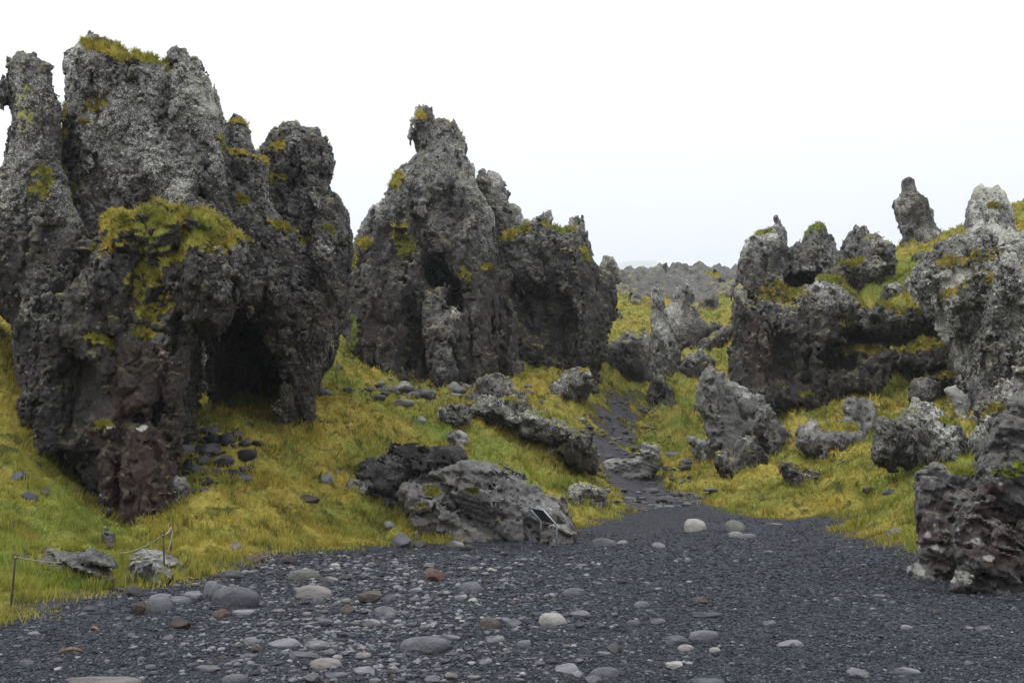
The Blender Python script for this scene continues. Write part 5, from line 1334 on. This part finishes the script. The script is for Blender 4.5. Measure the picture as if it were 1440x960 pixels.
# driftwood scraps
for (px, row, w, rot, lab) in ((100, 919, 30, .25, 'thin curved brown driftwood stick on gravel at the lower left'), (133, 887, 20, -.5, 'short orange brown driftwood scrap behind the thin curved stick')):
    p = Vector(ground_hit(px, row, hfull)[0]); k = p.y / FPX * w / 2
    pts = [p + Vector((math.cos(rot) * k * t, math.sin(rot) * k * t * 1.5, .018 + .03 * (1 - t * t))) for t in np.linspace(-1, 1, 9)]
    V, Fs = tube(pts, [.010, .014, .017, .02, .02, .018, .015, .012, .007], 8)
    tag(link('driftwood', py_mesh('driftwood', V, Fs), M['wood']), lab, 'driftwood')

# far hill in the mist behind the pass
def far_hill():
    xs = np.linspace(-3200, 5200, 120); ys = np.linspace(5100, 7300, 50)
    X, Y = np.meshgrid(xs, ys)
    h = 1352 * np.exp(-((X - 700) / 2300) ** 2 - ((Y - 6200) / 730) ** 2) + 60 * fbm(p3(X.ravel(), Y.ravel()) * F32(.002), 3).reshape(X.shape) - 5
    i = (np.arange(49)[:, None] * 120 + np.arange(119)).ravel()
    me = new_mesh('hill', np.stack([X.ravel(), Y.ravel(), h.ravel()], 1), np.stack([i, i + 1, i + 121, i + 120], 1))
    n = 6000
    for a, v_ in (('lichen', .4), ('moss', .3), ('rust', 0)): set_attr(me, a, np.full(n, v_))
    tag(link('hill', me, M['far_rock']), kind='structure')
far_hill()

# ------------------------------------------------------------------ air
def haze(density=0.0003):
    x0, x1, y0, y1, z0, z1 = -3600, 5600, -40, 7600, -40, 1600
    V = [(x, y, z) for z in (z0, z1) for y in (y0, y1) for x in (x0, x1)]
    me = py_mesh('haze', V, [(0, 2, 3, 1), (4, 5, 7, 6), (0, 1, 5, 4), (2, 6, 7, 3), (0, 4, 6, 2), (1, 3, 7, 5)], False)
    m = bpy.data.materials.new('haze'); m.use_nodes = True; nt = m.node_tree; nt.nodes.clear()
    out = nt.nodes.new('ShaderNodeOutputMaterial'); v = nt.nodes.new('ShaderNodeVolumePrincipled')
    v.inputs['Color'].default_value = (.80, .83, .88, 1); v.inputs['Density'].default_value = density; v.inputs['Anisotropy'].default_value = 0.2
    nt.links.new(v.outputs[0], out.inputs['Volume'])
    tag(link('haze', me, m), kind='stuff')
haze()

# ------------------------------------------------------------------ overcast sky, soft sun, camera
sc = bpy.context.scene
w = bpy.data.worlds.new('World'); sc.world = w; w.use_nodes = True
nt = w.node_tree; bg = nt.nodes['Background']; b = NB(nt)
SUN_EL, SUN_ROT = math.radians(58), math.radians(245)
sky = b.n('ShaderNodeTexSky', sky_type='NISHITA'); sky.sun_disc = False
sky.sun_elevation = SUN_EL; sky.sun_rotation = SUN_ROT; sky.dust_density = 3.0; sky.air_density = 1.2
hs = b.n('ShaderNodeHueSaturation'); hs.inputs['Saturation'].default_value = 0.12; hs.inputs['Value'].default_value = 1.0
nt.links.new(sky.outputs[0], hs.inputs['Color'])
tc = b.n('ShaderNodeTexCoord'); sp_ = b.n('ShaderNodeSeparateXYZ'); nt.links.new(tc.outputs['Generated'], sp_.inputs[0])
up = b.math('MAXIMUM', sp_.outputs[2], 0.0)
cloud = b.math('MULTIPLY_ADD', up, 9.5, 6.0)                       # cloud deck: brighter overhead
comb = b.n('ShaderNodeCombineColor'); 
nt.links.new(b.math('MULTIPLY', cloud, .985), comb.inputs[0]); nt.links.new(cloud, comb.inputs[1]); nt.links.new(b.math('MULTIPLY', cloud, 1.03), comb.inputs[2])
nt.links.new(b.mix(0.8, hs.outputs[0], comb.outputs[0]), bg.inputs['Color'])
bg.inputs['Strength'].default_value = 0.12
sun = bpy.data.lights.new('sun', 'SUN'); sun.energy = 0.7; sun.angle = math.radians(25); sun.color = (1, .97, .93)
so = bpy.data.objects.new('sun', sun); C.objects.link(so)
so.rotation_euler = (math.pi / 2 - SUN_EL, 0, math.pi - SUN_ROT)
cam = bpy.data.cameras.new('camera'); cam.lens = 35; cam.sensor_width = 36; cam.clip_end = 12000; cam.clip_start = 0.1
co = bpy.data.objects.new('camera', cam); C.objects.link(co); co.location = (0, 0, EYE); co.rotation_euler = (math.pi / 2 + PITCH, 0, 0)
sc.camera = co
sc.view_settings.view_transform = 'Standard'; sc.view_settings.look = 'None'; sc.view_settings.gamma = 1; sc.view_settings.use_curve_mapping = False
sc.view_settings.exposure = 0.62
sc.cycles.volume_bounces = 1; sc.cycles.max_bounces = 6; sc.cycles.diffuse_bounces = 3
